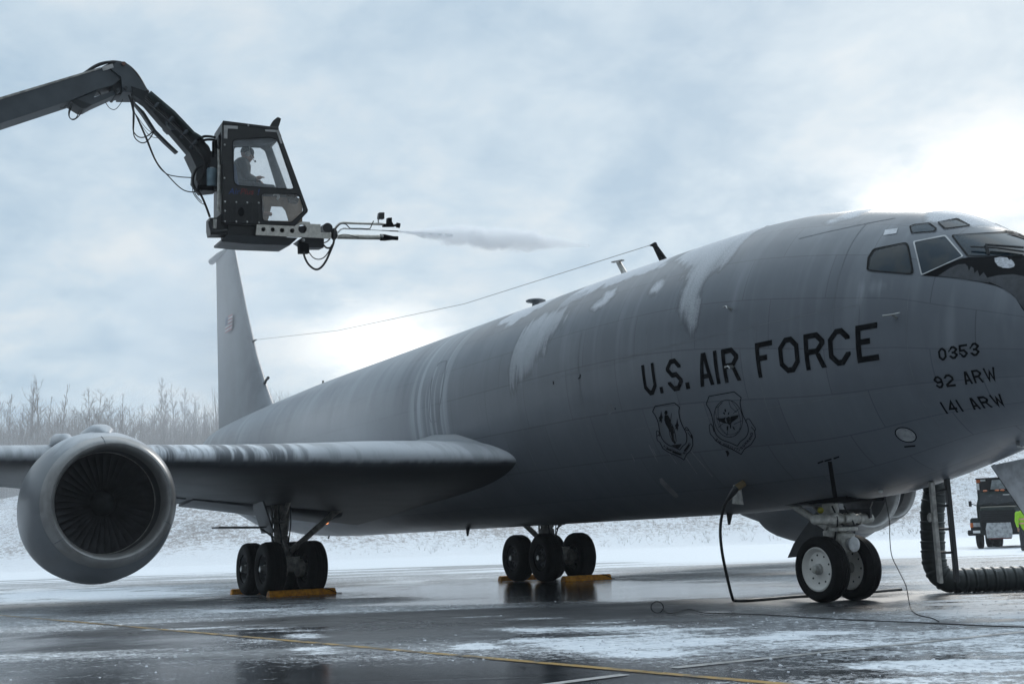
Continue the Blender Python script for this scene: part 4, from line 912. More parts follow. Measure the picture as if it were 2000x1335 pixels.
def ground_material():
    t = NT('wet_apron'); sn = t.attr('snow').outputs['Fac']; wet = t.attr('wet').outputs['Fac']; o = t.obj()
    n1 = t.noise(o, .55, 6, .6); n2 = t.noise(o, 9, 5, .65); n3 = t.noise(o, 70, 3, .7); n4 = t.noise(o, 2.4, 5, .62)
    n5 = t.noise(o, 24, 4, .7); mk = t.math('ADD', sn, t.math('MULTIPLY', t.math('SUBTRACT', n2, .5), .75)); mk = t.math('ADD', mk, t.math('MULTIPLY', t.math('SUBTRACT', n5, .5), .75)); mk = t.math('ADD', mk, t.math('MULTIPLY', t.math('SUBTRACT', n3, .5), .35))
    m = t.ramp(mk, .46, .62)
    asp = t.mix(t.ramp(n4, .3, .7), (.024, .026, .029), (.050, .053, .058)); asp = t.mix(t.math('MULTIPLY', t.ramp(n3, .5, .8), .35), asp, (.09, .09, .092))
    snow = t.mix(t.ramp(n2, .3, .7), (.62, .65, .69), (.80, .82, .84)); slush = t.mix(t.ramp(mk, .26, .54), asp, (.24, .25, .265))
    t.set('Base Color', t.mix(m, slush, snow))
    w = t.math('ADD', wet, t.math('MULTIPLY', t.math('SUBTRACT', n1, .5), .8)); dry = t.math('SUBTRACT', 1, t.ramp(w, .30, .75))
    r = t.math('ADD', .06, t.math('MULTIPLY', dry, .36)); r = t.math('ADD', r, t.math('MULTIPLY', n4, .06)); r = t.math('MAXIMUM', r, t.math('MULTIPLY', t.ramp(mk, .3, .55), .7)); t.set('Roughness', r)
    t.set('Specular IOR Level', t.math('SUBTRACT', .5, t.math('MULTIPLY', m, .35)))
    h = t.math('ADD', t.math('MULTIPLY', m, 1.6), t.math('MULTIPLY', n3, t.math('ADD', .05, t.math('MULTIPLY', t.math('ADD', dry, m), .35)))); h = t.math('ADD', h, t.math('MULTIPLY', n2, t.math('ADD', .02, t.math('MULTIPLY', m, .6))))
    t.bump(h, .5, .02); return t.m
M['apron'] = ground_material()
BLOB = [(210,1168,290,24,.95),(30,1190,160,16,.8),(420,1185,200,10,.6),(820,1140,160,10,.55),(1330,1128,220,9,.5),(1240,1248,230,36,.62),(1050,1240,120,22,.5),(1400,1235,160,20,.40),(1850,1308,260,34,.75),(2000,1290,160,30,.7),(1650,1290,240,16,.34),(1880,1182,130,26,.8),(2050,1195,160,34,.8),(1780,1205,120,12,.35),(620,1270,85,16,.45),(600,1240,60,7,.62),(420,1228,260,12,.42),(150,1212,240,9,.42),(480,1252,190,18,.32),(1000,1205,200,10,.25),(1560,1240,220,16,.42),(930,1262,60,9,.5),(300,1325,120,8,.22),(1720,1245,220,12,.35),(30,1310,60,10,.2)]
def ground_attr(S, T, P):
    X, Y = pix(P); st = fbm(S * .55 + 40, T * .09 + 7, 5, 51); br = fbm(S * .9, T * .5, 5, 52); fi = fbm(S * 2.6, T * 1.1 + 3, 4, 54)
    far = sstep(34, 64, S + (st - .5) * 46 - np.clip(-T, -14, 4) * .9); film = sstep(13, 24, S + (st - .5) * 22 + np.clip(abs(T + 1.5), 0, 7) * 1.3) * .52
    base = .25 + .22 * sstep(-3, 4, T) * (1 - sstep(18, 30, S)) + .75 * (st - .5); sn = np.maximum(far * 1.1, np.maximum(film + .30 * (st - .5), base)); front = S > 2
    for cx, cy, rx, ry, k in BLOB:
        d = ((X - cx) / rx) ** 2 + ((Y - cy) / ry) ** 2; sn = np.maximum(sn, np.where(front, 1.45 * k * np.exp(-d) * (.5 + 1.15 * np.clip((.5 * br + .5 * fi - .36) * 2.6, 0, 1)), 0))
    sn = np.maximum(sn, .9 * sstep(-50, -70, S + 4 * st))
    sn += .26 * (fi - .5) - .0
    # tyres and the belly keep the strip under the aircraft bare
    under = np.exp(-((P[..., 1]) / 5.2) ** 2) * sstep(26, 20, P[..., 0]); sn -= .34 * np.exp(-((P[..., 1] + .3) / 3.4) ** 2) * sstep(1.5, 4.5, P[..., 0]) * sstep(24, 19, P[..., 0]) * (.6 + .8 * st)
    wet = .55 + .9 * (fbm(S * .22 + 4, T * .10, 4, 61) - .5) + .25 * sstep(14, 26, S)
    pud = ((X - 960) / 240) ** 2 + ((Y - 1318) / 18) ** 2; wet = np.maximum(wet, np.where(front, 1.3 * np.exp(-pud), 0)); sn = np.where(front & (S < 26), np.minimum(sn, .50 + .34 * np.clip((fi - .3) * 2.2, 0, 1)), sn); sn = np.where(front, sn - .6 * np.exp(-pud), sn)
    return {'snow': np.clip(sn, -.3, 1.3), 'wet': np.clip(wet, 0, 1.4)}
sv = np.unique(np.concatenate([np.linspace(-60, 0, 25), np.linspace(0, 8, 30), np.linspace(8, 17, 190), np.linspace(17, 34, 150), np.linspace(34, 90, 90), np.linspace(90, 190, 40), np.linspace(190, 900, 20)]))
tv = np.unique(np.concatenate([np.linspace(-700, -60, 25), np.linspace(-60, -16, 90), np.linspace(-16, 16, 330), np.linspace(16, 60, 60), np.linspace(60, 700, 25)]))
grid('apron_ground', sv, tv, lambda S, T: -.04 * sstep(60, 120, S) * (S - 60) * .0, M['apron'], ground_attr)
def bank_material():
    t = NT('snowy_bank'); o = t.obj(); n1 = t.noise(o, 1.6, 6, .75); n2 = t.noise(o, 5.5, 4, .75); n3 = t.noise(o, .08, 3, .5)
    sp = t.math('ADD', t.math('MULTIPLY', n1, .55), t.math('MULTIPLY', n2, .45)); up = t.attr('brush').outputs['Fac']
    m = t.ramp(t.math('ADD', sp, t.math('ADD', t.math('MULTIPLY', up, .16), t.math('MULTIPLY', t.math('SUBTRACT', n3, .5), .2))), .60, .72)
    t.set('Base Color', t.mix(m, (.74, .76, .79), t.mix(n2, (.22, .19, .18), (.42, .39, .38)))); t.set('Roughness', .8); t.bump(sp, .6, .3); return t.m
grid('snow_bank', np.concatenate([np.linspace(96, 175, 110), np.linspace(180, 900, 14)]), np.concatenate([np.linspace(-700, -160, 16), np.linspace(-150, 150, 260), np.linspace(160, 700, 16)]),
     lambda S, T: bank_h(S, T) - .10 + .0 * S, bank_material(), lambda S, T, P: {'brush': sstep(-.3, 2.2, P[..., 2]) * .9})
# painted lines: thin sheets 4 mm above the apron
def line_material(name, col, wear):
    t = NT(name); o = t.obj(); n = t.noise(o, 3.5, 6, .7); t.set('Base Color', t.mix(t.ramp(n, wear - .1, wear + .1), col, (.05, .05, .052))); t.set('Roughness', t.math('ADD', .18, t.math('MULTIPLY', n, .3))); t.bump(t.noise(o, 60, 3), .2, .01); return t.m
def stripe(name, a, b, w, mat, n=60):
    a = np.array([*a, .004]); b = np.array([*b, .004]); d = nrm(b - a); q = np.array([-d[1], d[0], 0]) * w / 2; mb = MB(); P = [a + (b - a) * k / n for k in range(n + 1)]
    mb.add([p + q for p in P] + [p - q for p in P], [(k, k + 1, n + 2 + k, n + 1 + k) for k in range(n)]); return kind(mb.build(name, mat, None, 0), 'structure')
YL = line_material('worn_yellow_paint', (.40, .24, .05), .53); WL = line_material('worn_white_paint', (.42, .41, .40), .58)
stripe('yellow_apron_line', (19.0, 10.05), (-6.5, 6.36), .105, YL); stripe('white_apron_line', (-.98, 6.85), (-.62, -2.0), .11, WL); stripe('white_apron_line', (-1.30, 8.5), (-1.09, 7.35), .11, WL)
CR_ = simple('wet_seam', (.012, .012, .013), .2)
for k, (a, b) in enumerate((((9.2, 12.0), (4.4, -3.0)), ((.4, 9.5), (-1.8, 6.0)), ((25, 7.6), (2.2, 5.2)), ((14, -8), (8.0, 9)))): stripe('slab_joint', a, b, .022, CR_, 20).location = (0, 0, .004 + .002 * k)
# small lumps of frozen slush
lump = MB(); nL = 60000
Ss = 8.2 + 14 * rng.random(nL) ** 1.6; Tt = rng.uniform(-6.5, 7.5, nL); Pp = np.array([CAM[0], CAM[1], 0]) + Ss[:, None] * FH_ + Tt[:, None] * TH_; sn_ = ground_attr(Ss, Tt, Pp)['snow']
keep = np.where(rng.random(nL) < np.clip((sn_ - .25) * .32, 0, .2))[0][:6500]
for k in keep:
    r = .003 + .013 * rng.random() ** 2.5; a = np.linspace(0, 6.283, 6, endpoint=False) + rng.random(); j1 = rng.uniform(.6, 1.3, 6); j2 = rng.uniform(.3, .8, 6); c = Pp[k]
    R1 = np.stack([c[0] + 1.3 * r * j1 * np.cos(a), c[1] + 1.3 * r * j1 * np.sin(a), np.full(6, -.002)], 1); R2 = np.stack([c[0] + r * j2 * np.cos(a), c[1] + r * j2 * np.sin(a), r * rng.uniform(.35, .8, 6)], 1); lump.loft([R1, R2])
kind(lump.build('slush_lumps', M['frost'], None, 0, fix=False), 'stuff')

# ------------------------------------------------------------------ bare trees
def bark(): 
    t = NT('frosted_bark'); n = t.noise(scale=1.5, detail=4); t.set('Base Color', t.mix(n, (.36, .33, .31), (.54, .51, .50))); t.set('Roughness', .9); return t.m
BARK = bark()
def tree_parts(seed, H, spread, n1, up):
    r = np.random.default_rng(seed); tr = MB(); cr = MB(); lean = r.normal(0, .02, 2)
    ts = np.linspace(0, 1, 9); P = np.stack([H * (lean[0] * ts + .012 * np.sin(ts * 5 + r.random() * 6)), H * (lean[1] * ts + .012 * np.cos(ts * 4 + r.random() * 6)), H * ts], 1)
    tr.tube(P, .0085 * H * (1 - ts) ** .9 + .012, 6)
    def twig(a, d, L, rad, dep):
        k = 4; d = nrm(d); pts = [a]
        for i in range(k): d = nrm(d + r.normal(0, .13, 3) + np.array([0, 0, .10 * up])); pts.append(pts[-1] + d * L / k)
        cr.tube(pts, np.linspace(rad, rad * .35, k + 1), 3, False)
        if dep <= 0: return
        for j in range(r.integers(4, 7)):
            i = r.integers(1, k + 1); dd = nrm(d + r.normal(0, .55, 3) + np.array([0, 0, .25])); twig(pts[i], dd, L * r.uniform(.35, .6), rad * .55, dep - 1)
    for i in range(n1):
        f = .18 + .80 * (i + r.random()) / n1; a = 2.4 * i + r.random(); k = f * 8; j = int(k); p = P[j] + (P[min(j + 1, 8)] - P[j]) * (k - j)
        L = spread * H * (1.15 - f) * r.uniform(.6, 1.1) * (.55 + .9 * min(f, .45)); twig(p, np.array([math.cos(a), math.sin(a), up * r.uniform(.7, 1.3)]), L, .0055 * H * (1.1 - f) + .010, 2)
    return tr, cr
def gz(s, t): return float(bank_h(np.array(s), np.array(t))) - .15
KINDS = [('tall bare birch with a narrow upright crown at the top of the snowy bank', 13.5, .30, 26, 1.3), ('bare bushy tree with a rounded crown at the top of the snowy bank', 9.5, .42, 26, .7), ('slim bare sapling with a sparse crown at the top of the snowy bank', 9.0, .22, 18, 1.5), ('bare birch with a loose open crown at the top of the snowy bank', 12.0, .36, 22, 1.0)]
PROTO = []
for i, (lab, H, sp, n1, up) in enumerate(KINDS):
    tr, cr = tree_parts(100 + i, H, sp, n1, up); root = thing('bare_tree', lab, 'tree', (0, 0, 0), ('tall bare birches', 'bushy bare trees', 'slim bare saplings', 'loose bare birches')[i])
    t_ = tr.build('trunk', BARK, root, 60); c_ = cr.build('crown', BARK, root, 0, fix=False); PROTO.append([root, False, H])
def place_tree(k, s, t, top_h, rz):
    root, used, H = PROTO[k]
    if used:
        c = root.copy(); COL.objects.link(c)
        for ch in root.children: d = ch.copy(); COL.objects.link(d); d.parent = c
        root = c
    PROTO[k][1] = True
    root.location = tuple(gpt(s, t, gz(s, t))); root.rotation_euler = (0, 0, rz); f = top_h / H; root.scale = (f, f, f)
TREES = [(15,773,0),(28,790,2),(55,746,0),(68,738,3),(88,777,2),(112,753,2),(128,800,1),(163,764,1),(178,762,3),(198,777,1),(216,792,2),(233,771,2),(246,796,1),(264,793,1),(283,800,1),(301,740,0),(315,764,2),(330,755,3),(352,760,0),(363,771,3),(387,795,2),(404,806,1),(415,812,1),(40,796,1),(150,802,1),(-25,750,3),(-60,770,0),(-110,745,0),(-150,780,1)]
for px, py, k in TREES:
    s = 158 + 14 * rng.random(); t = (px - OX) / FPX * s / FH_.dot(FW) * 1.0; P = at(px, py, 100); d = P - CAM; q = s / (d @ FH_); P = CAM + d * q; t = (P - CAM) @ TH_; place_tree(k, s, t, max(P[2] - gz(s, t), 3), rng.random() * 6)
for k in range(18): t = rng.uniform(-36, 30); s = 160 + 20 * rng.random(); place_tree(int(rng.integers(4)), s, t, rng.uniform(7, 12), rng.random() * 6)
# the thicket below them, too dense to count
tk = MB()
for k in range(11000):
    t = -118 + 112 * rng.random() if k < 10300 else rng.uniform(-8, 30); s = 150 + 34 * rng.random(); b = gpt(s, t, gz(s, t)); h = rng.uniform(4.5, 10.5) * (.75 + .5 * fbm(t / 9., s / 40., 3, 77)); d = rng.normal(0, .06, 2)
    top = b + np.array([d[0] * h, d[1] * h, h]); tk.tube([b, (b + top) / 2 + rng.normal(0, .08, 3), top], [.045, .03, .010], 3, False)
    for j in range(5):
        f = rng.uniform(.25, .95); p = b + (top - b) * f; a = rng.random() * 6.28; L = h * rng.uniform(.12, .28); tk.tube([p, p + np.array([math.cos(a) * .5, math.sin(a) * .5, .8]) * L], [.018, .007], 3, False)
kind(tk.build('birch_thicket', BARK, None, 0, fix=False), 'stuff')
tw = MB()
for k in range(9000):
    t = rng.uniform(-95, 95); s = 112 + 45 * rng.random() ** .8; b = gpt(s, t, gz(s, t))
    if b[2] < .2 or fbm(t / 4., s / 4., 3, 78) < .42: continue
    h = rng.uniform(.2, .75)
    for j in range(2): d = rng.normal(0, .5, 2); tw.add([b + np.array([-.02, 0, 0]), b + np.array([.02, .01, 0]), b + np.array([d[0] * h, d[1] * h, h])], [(0, 1, 2)])
kind(tw.build('dry_twigs', BARK, None, 0, fix=False), 'stuff')

# ------------------------------------------------------------------ chocks, cables, duct, ladder
def chock(x, y0, y1, label, yaw=0.0):
    r = thing('wheel_chock', label, 'wheel chock', (x, (y0 + y1) / 2, 0), 'orange wheel chocks at the main wheels'); L = (y1 - y0) / 2
    pr = [(-.11, .0), (.11, .0), (.115, .02), (.06, .12), (.04, .13), (-.04, .13), (-.06, .12), (-.115, .02)]
    c, s = math.cos(yaw), math.sin(yaw); f = lambda u, v, z: (x + u * c - v * s, (y0 + y1) / 2 + u * s + v * c, z)
    MB().loft([np.array([f(a * q, v, b * q if q < 1 else b) for a, b in pr]) for v, q in ((-L, .85), (-L + .02, 1), (L - .02, 1), (L, .85))]).build('chock_body', M['chock'], r, 30)
    m = MB()
    for k in range(7): m.add([f(-.088 + .0, -.12 + k * .035, .045), f(-.088, -.12 + k * .035 + .022, .045), f(-.066, -.12 + k * .035 + .022, .093), f(-.066, -.12 + k * .035, .093)], [(0, 1, 2, 3)])
    for v in m.v: pass
    m.v = [(a - .003, b, z + .001) for a, b, z in m.v]
    MB().tube(crom([f(-.05, -L + .25, .13), f(-.09, -L + .15, .10), f(-.115, -L + .02, .03), f(-.06, -L - .10, .012), f(.1, -L - .2, .012)]), .010, 6).build('chock_rope', M['hose'], r)
    return r
chock(17.32, 2.62, 4.12, 'long orange chock in front of the main wheels beside the right engine', .05)
chock(19.98, 2.5, 4.12, 'short end of an orange chock showing behind the rearmost wheel beside the right engine', -.04)
chock(17.30, -4.42, -3.05, 'long orange chock in front of the farther main wheels under the belly', .05)
chock(19.98, -4.3, -2.80, 'short end of an orange chock showing behind the farther set of main wheels', -.03)
pw = crom([on(1440, 950, 1, 1.12), on(1428, 966, 1, 1.16), on(1414, 990, 1, 1.16), on(1407, 1030, 1, 1.14), on(1410, 1075, 1, 1.1), on(1420, 1125, 1, 1.0), on(1430, 1165, 1, .90), on(1436, 1172, 2, .02), on(1460, 1172, 2, .02), on(1500, 1169, 2, .02), on(1560, 1164, 2, .02), on(1640, 1160, 2, .02), on(1760, 1150, 2, .02)], 10)
pc = MB().tube(pw, .022, 10).build('power_cable', M['hose'], None); tag(pc, 'thick black power cable hanging from the belly to the wet ground beside the nose wheel', 'cable')
MB().tube([pw[0], pw[6], pw[14]], [.045, .05, .03], 12).build('cable_plug', M['dark_metal'], pc)
MB().rod(pw[0] + np.array([.0, -.12, .05]), pw[2], .05).build('cable_socket', simple('brass', (.22, .16, .08), .4, .5), pc)
g1 = [on(1296, 1190, 2, .012)] + [np.array(on(1284 + 12 * math.cos(a), 1196, 2, .012)) + np.array([0, 0, .07 + .07 * math.sin(a)]) for a in np.linspace(-.6, 5.6, 14)]
g1 = g1[::-1] + [on(x, y, 2, .012) for x, y in ((1310, 1197), (1345, 1189), (1375, 1196), (1420, 1197), (1500, 1200), (1600, 1206), (1700, 1211), (1800, 1215), (1900, 1220), (2010, 1224))]
tag(MB().tube(crom(g1, 4), .007, 5).build('ground_wire', M['hose'], None), 'thin black wire with a small loop at its end lying across the slushy ground', 'wire')
q0 = onskin(1735, 990, 0); g2 = [q0, on(1737, 1015, 1, .5), on(1738, 1050, 1, .5), on(1742, 1085, 1, .6), on(1756, 1115, 1, .75), on(1770, 1145, 1, .9), on(1778, 1185, 1, 1.0), on(1792, 1199, 2, .01), on(1820, 1206, 2, .01), on(1834, 1213, 2, .01)]
tag(MB().tube(crom(g2, 6), .006, 5).build('ground_wire', M['hose'], None), 'thin black wire hanging from the nose down to the ground between nose wheel and ladder', 'wire')
# ribbed heater duct
hb = on(1850, 1157, 2, 0); D0 = float((hb - CAM) @ FW); rad = .176
dp = [np.array([4.75, -1.55, 2.2]), at(1822, 940, D0 + .25), at(1821, 1000, D0 + .25), at(1822, 1060, D0 + .2), at(1826, 1102, D0 + .12), at(1840, 1126, D0 + .05), at(1866, 1135, D0), at(1910, 1134.5, D0), at(1960, 1132, D0), at(2040, 1130, D0), at(2200, 1127, D0 - .1), at(2420, 1126, D0 - .1)]
dp = crom(dp, 40); seg = np.concatenate([[0], np.cumsum(np.linalg.norm(np.diff(dp, axis=0), axis=1))]); L = np.arange(0, seg[-1], .014); dp = np.stack([np.interp(L, seg, dp[:, i]) for i in range(3)], 1)
rr = rad * (.93 + .07 * np.sin((L % .145) / .145 * math.pi) + .012 * (fbm(L * 6, L * 0, 3, 8) - .5)); rr = np.where((L % .145) < .030, rad * 1.05, rr)
t = NT('black_duct_fabric'); nz = t.noise(scale=14, detail=5); t.set('Base Color', t.mix(nz, (.012, .016, .015), (.030, .036, .034))); t.set('Roughness', t.math('ADD', .3, t.math('MULTIPLY', nz, .3))); t.bump(nz, .4, .02)
dz = np.maximum(dp[:, 2], rad * 1.0); dp[:, 2] = dz
du = MB().tube(dp, rr, 28).build('heater_duct', t.m, None, 60); tag(du, 'fat black ribbed heater duct rising to the belly and lying along the snow', 'duct')
kt = int(np.argmin(abs(pix(dp)[0] - 1948) + 1000 * (pix(dp)[1] < 1110)))
MB().box(dp[kt] + np.array([-.10, .06, .10]), nrm([-.5, -.87, -.3]), (0, 0, 1), (.87, -.5, 0), .07, .022, .01).build('duct_label', M['white'], du)
lad = thing('boarding_ladder', 'dark metal ladder with thin rungs hanging in front of the black duct', 'ladder', at(1852, 1136, 15.9)); LD = 15.9
def lp(px, py): return at(px, py, LD)
rd = nrm(np.cross(lp(1836, 1136) - lp(1820, 950), FW))
for a, b in (((1819, 940), (1836.5, 1137)), ((1849, 932), (1869, 1135))):
    A2, B2 = lp(*a), lp(*b); e = nrm(B2 - A2); MB().box((A2 + B2) / 2, e, rd, np.cross(e, rd), np.linalg.norm(B2 - A2) / 2, .026, .05, .006).build('ladder_rail', M['dark_metal'] if a[0] > 1840 else M['gear_grey'], lad)
for y0, y1 in ((962, 954), (988, 987), (1033, 1032.5), (1079, 1078)):
    f0 = (y0 - 950) / 186; f1 = (y1 - 946) / 189; MB().rod(lp(1820 + 16 * f0, y0), lp(1849 + 20 * f1, y1), .016).build('ladder_rung', M['dark_metal'], lad)
MB().sphere(lp(1816, 1010), .05, ax=(nrm(RT), nrm(UP), nrm(FW)), sc=(.7, 1.2, .5)).build('ladder_lamp', M['gear_grey'], lad)

# ------------------------------------------------------------------ the de-icing boom
C2 = lambda x, y: (360 + x / 3.926, 200 + y / 3.926)
C4 = lambda x, y: (360 + x / 6.667, 380 + y / 6.667)
C3 = lambda x, y: (600 + x / 9.535, 400 + y / 9.535)
CD = 20.0; near0 = at(*C2(300, 152), CD); dfar = ray(*C2(235, 250)); CW = 1.12   # cab width
b_ = dfar @ (near0 - CAM) / (dfar @ dfar); q_ = near0 - (CAM + dfar * b_); hh = math.sqrt(max(CW ** 2 - q_ @ q_, 0)) / np.linalg.norm(dfar)
far0 = CAM + dfar * (b_ + hh); SIDE = nrm(near0 - far0)      # from the far side to the near side
def cs(px, py, k=0.0): return on_plane(px, py, near0 - SIDE * k, SIDE)
boom = thing('deicing_boom', 'dark grey de-icing boom with an enclosed operator cab and spray nozzles raised above the wing', 'boom lift', cs(*C2(600, 900), CW / 2))
EX = -SIDE
def side_plate(name, pts, mat, k=0.0, th=.04, holes=(), conv=C2, parent=None, sm=30):
    P = [conv(*p) for p in pts]; H = [[conv(*p) for p in h] for h in holes]
    return MB().prism(P, H, lambda a, b: cs(a, b, k), EX * th).build(name, mat, parent or boom, sm)
up_win = rounded([(370, 285), (655, 270), (716, 292), (840, 655), (815, 662), (385, 634)], .12); low_win = rounded([(592, 697), (855, 703), (885, 722), (917, 828), (820, 918), (602, 905)], .12)
cabo = [(300, 152), (722, 205), (950, 828), (845, 940), (297, 920)]
cab = side_plate('operator_cab', cabo, M['cab'], 0, .05, (up_win, low_win))
def inner(name, pts, mat, k, th, holes=(), conv=C2): return side_plate(name, pts, mat, k, th, holes, conv, cab)
inner('window_pane', up_win, M['pane'], .02, .008); inner('window_pane', low_win, M['pane_low'], .02, .008)
for w_, p_ in ((up_win, 7), (low_win, 7)): inner('window_seal', grow(w_, p_), M['rubber'], -.006, .012, (w_,))
# the far side, seen from inside: its outline is the near one carried across the cab
dx, dy = -65, 98
Fp = lambda pts: [(x + dx, y + dy) for x, y in pts]
far_up = rounded([(383, 342), (585, 345), (622, 372), (712, 660), (400, 640), (376, 612)], .12); far_low = rounded([(668, 795), (752, 798), (778, 830), (802, 908), (640, 906), (648, 880)], .1)
inner('far_wall', Fp(cabo), M['cab_grey'], CW - .03, .05, (far_up, far_low)); inner('window_pane', far_up, M['pane'], CW - .01, .008)
def cq(name, quad, mat, th): # panel across the cab: near edge a-b carried to the far side
    a, b, k0, k1 = quad; A = [cs(*C2(*a), 0), cs(*C2(*b), 0)]; e = nrm(A[1] - A[0]); n = nrm(np.cross(e, SIDE)); c = (A[0] + A[1]) / 2 - SIDE * (k0 + k1) / 2
    return MB().box(c, e, SIDE, n, np.linalg.norm(A[1] - A[0]) / 2, (k1 - k0) / 2 - .001, th, .004).build(name, mat, cab)
cq('cab_roof', ((296, 150), (724, 203), -.01, CW + .03), M['cab'], .022)
cq('cab_rear_wall', ((297, 470), (296, 920), .052, CW - .035), M['cab'], .018); cq('rear_post', ((300, 160), (297, 470), .0, .12), M['cab'], .02); cq('rear_post', ((300, 160), (297, 470), CW - .12, CW + .02), M['cab'], .02); cq('rear_post', ((300, 160), (297, 470), .5, .58), M['cab'], .02); cq('rear_header', ((300, 160), (299, 215), .0, CW), M['cab'], .018)
cq('cab_floor', ((300, 922), (842, 938), .052, CW - .035), M['cab'], .03); cq('front_lower_wall', ((848, 936), (948, 830), .052, CW - .035), M['cab'], .015)
cq('front_header', ((722, 208), (742, 262), .052, CW - .035), M['cab'], .02); cq('front_sill', ((872, 640), (894, 700), .052, CW - .035), M['cab'], .02); cq('windscreen', ((742, 262), (872, 640), .052, CW - .035), M['pane'], .005)
inner('inside_ceiling', [(345, 262), (690, 258), (700, 300), (640, 318), (590, 335), (380, 330)], M['cab_grey'], .30, .04); inner('inside_trim', [(600, 720), (905, 735), (905, 920), (600, 905)], M['cab_tan'], CW - .08, .03, ([(640, 905.5), (648, 880), (668, 795), (752, 798), (778, 830), (802, 908)],))
inner('console', [(535, 610), (560, 618), (690, 632), (700, 655), (540, 650)], M['cab_grey'], .35, .35)
jx = MB().tube([cs(*C2(610, 655), CW / 2), cs(*C2(590, 625), CW / 2 - .03), cs(*C2(575, 598), CW / 2 - .05)], [.022, .014, .022], 10).build('joystick', M['hose'], cab)
inner('seat', rounded([(360, 470), (395, 480), (420, 640), (520, 660), (520, 720), (350, 720)], .15), M['seat'], .32, .46)
inner('seat_base', [(380, 718), (500, 718), (520, 915), (360, 912)], M['cab_grey'], .4, .3)
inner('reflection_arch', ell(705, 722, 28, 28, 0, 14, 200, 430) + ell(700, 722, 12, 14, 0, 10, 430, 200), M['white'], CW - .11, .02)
inner('foot_gear', [(800, 720), (845, 712), (880, 740), (870, 770), (815, 760)], M['cab'], .5, .2)
for pts in ([(303,175),(410,182),(410,204),(333,200),(330,278),(303,276)], [(620,207),(722,212),(752,314),(738,316),(708,228),(622,222)]): inner('corner_trim', pts, M['cab_trim'], -.008, .010)
inner('roof_edge', [(300,150),(722,204),(724,210),(300,157)], M['dark_metal'], -.012, .014)
inner('roof_lamp', rounded([(655,188),(682,138),(716,112),(743,124),(727,180),(720,192)], .2), M['cab'], .2, .12)
gr = MB()
for y in range(772, 912, 9): gr.prism([C2(312, y), C2(572, y + 8), C2(572, y + 12), C2(312, y + 4)], [], lambda a, b: cs(a, b, -.012), EX * .014)
for x in (310, 355, 400, 470, 520, 572): gr.prism([C2(x, 762), C2(x + 5, 762), C2(x + 4, 918), C2(x - 1, 918)], [], lambda a, b: cs(a, b, -.014), EX * .016)
gr.build('vent_grille', simple('grille_paint', (.032, .032, .033), .45), cab)
inner('vent_opening', ell(438, 838, 22, 34, 0, 18), M['black'], -.022, .02)
bo = MB()
for x, y in ((312,760),(398,765),(482,768),(570,770),(312,832),(312,912),(398,914),(482,915),(310,325),(308,580),(490,178),(572,922)): bo.sphere(cs(*C2(x, y), -.014), .016, 8, 6)
bo.build('bolts', M['hub'], cab)
MB().tube([cs(*C2(368, 272), .04), cs(*C2(640, 262), .04)], .012, 6).build('blind_rail', M['hose'], cab)
# lettering on the side of the cab
def cab_text(body, x0, y0, h, mat):
    cu = bpy.data.curves.new('cab_lettering', 'FONT'); cu.body = body; cu.size = 1; cu.shear = .25; o = bpy.data.objects.new('tmp', cu); COL.objects.link(o); bpy.context.view_layer.update()
    me = bpy.data.meshes.new_from_object(o.evaluated_get(bpy.context.evaluated_depsgraph_get())); bpy.data.objects.remove(o)
    A3 = cs(*C2(x0, y0), -.004); ex = nrm(cs(*C2(x0 + 100, y0 + 3), -.004) - A3); ey = nrm(np.cross(SIDE, ex)); 
    for v in me.vertices: v.co = Vector(A3 + ex * v.co.x * h + ey * v.co.y * h)
    me.materials.clear(); me.materials.append(mat); me.name = 'cab_lettering'; link('cab_lettering', me, cab)
cab_text('Air', 338, 702, .135, M['blue']); cab_text('Plus', 425, 704, .135, M['red']); cab_text('!', 556, 708, .135, M['blue'])
# under the cab
side_plate('base_box', [(570,395),(945,400),(925,535),(565,520)], M['cab'], .08, .9, (), C4)
side_plate('base_tray', [(485,585),(560,520),(1480,562),(1370,662),(790,640),(490,610)], M['jib'], .0, 1.05, (), C4)
side_plate('slide_beam', [(945,388),(1440,410),(1470,385),(1530,350),(1635,356),(1640,380),(1775,386),(1775,488),(1915,495),(1910,572),(930,525)], M['steel'], -.06, .07,
           [ell(1030,452,28,30,0,16), ell(1152,456,28,30,0,16), ell(1273,465,30,30,0,16), ell(1405,470,31,31,0,16), ell(1540,446,56,58,0,20)], C4)
side_plate('beam_back', [(950,400),(1440,420),(1640,392),(1770,396),(1770,480),(1900,505),(1900,560),(945,515)], M['dark_metal'], .06, .05, (), C4)
MB().lathe(cs(*C4(1846, 445), .20), SIDE, [(-.14, .03), (-.14, .082), (.14, .082), (.14, .03)], 24, True).build('swivel_motor', M['dark_metal'], boom)
side_plate('lower_block', [(1560,545),(1820,575),(1815,690),(1600,690),(1470,610)], M['cab'], .05, .4, (), C4); side_plate('hose_bracket', [(1500,610),(1620,640),(1630,760),(1505,760)], M['black'], .0, .2, (), C4)
MB().sphere(cs(*C4(1550, 590), -.02), .03).build('bolts', M['hub'], boom)
def path(pts, conv, k, n=8): return crom([cs(*conv(*p), kk) for p, kk in zip(pts, k if hasattr(k, '__len__') else [k] * len(pts))], n)
sa = MB().tube(path([(490,520),(540,420),(600,355),(680,332),(800,338),(1000,345),(1200,352),(1440,362)], C3, 0), .021, 12).build('spray_pipe', M['steel'], boom)
MB().tube(path([(560,590),(640,590),(1000,598),(1360,604)], C3, .05), .042, 16).build('foam_pipe', M['steel'], boom)
MB().tube([cs(*C3(x, y), .05) for x, y in ((1355,605),(1365,605),(1440,608),(1580,616),(1600,618),(1690,622))], [.048,.056,.056,.036,.034,.034], 18).build('foam_nozzle', M['black'], boom)
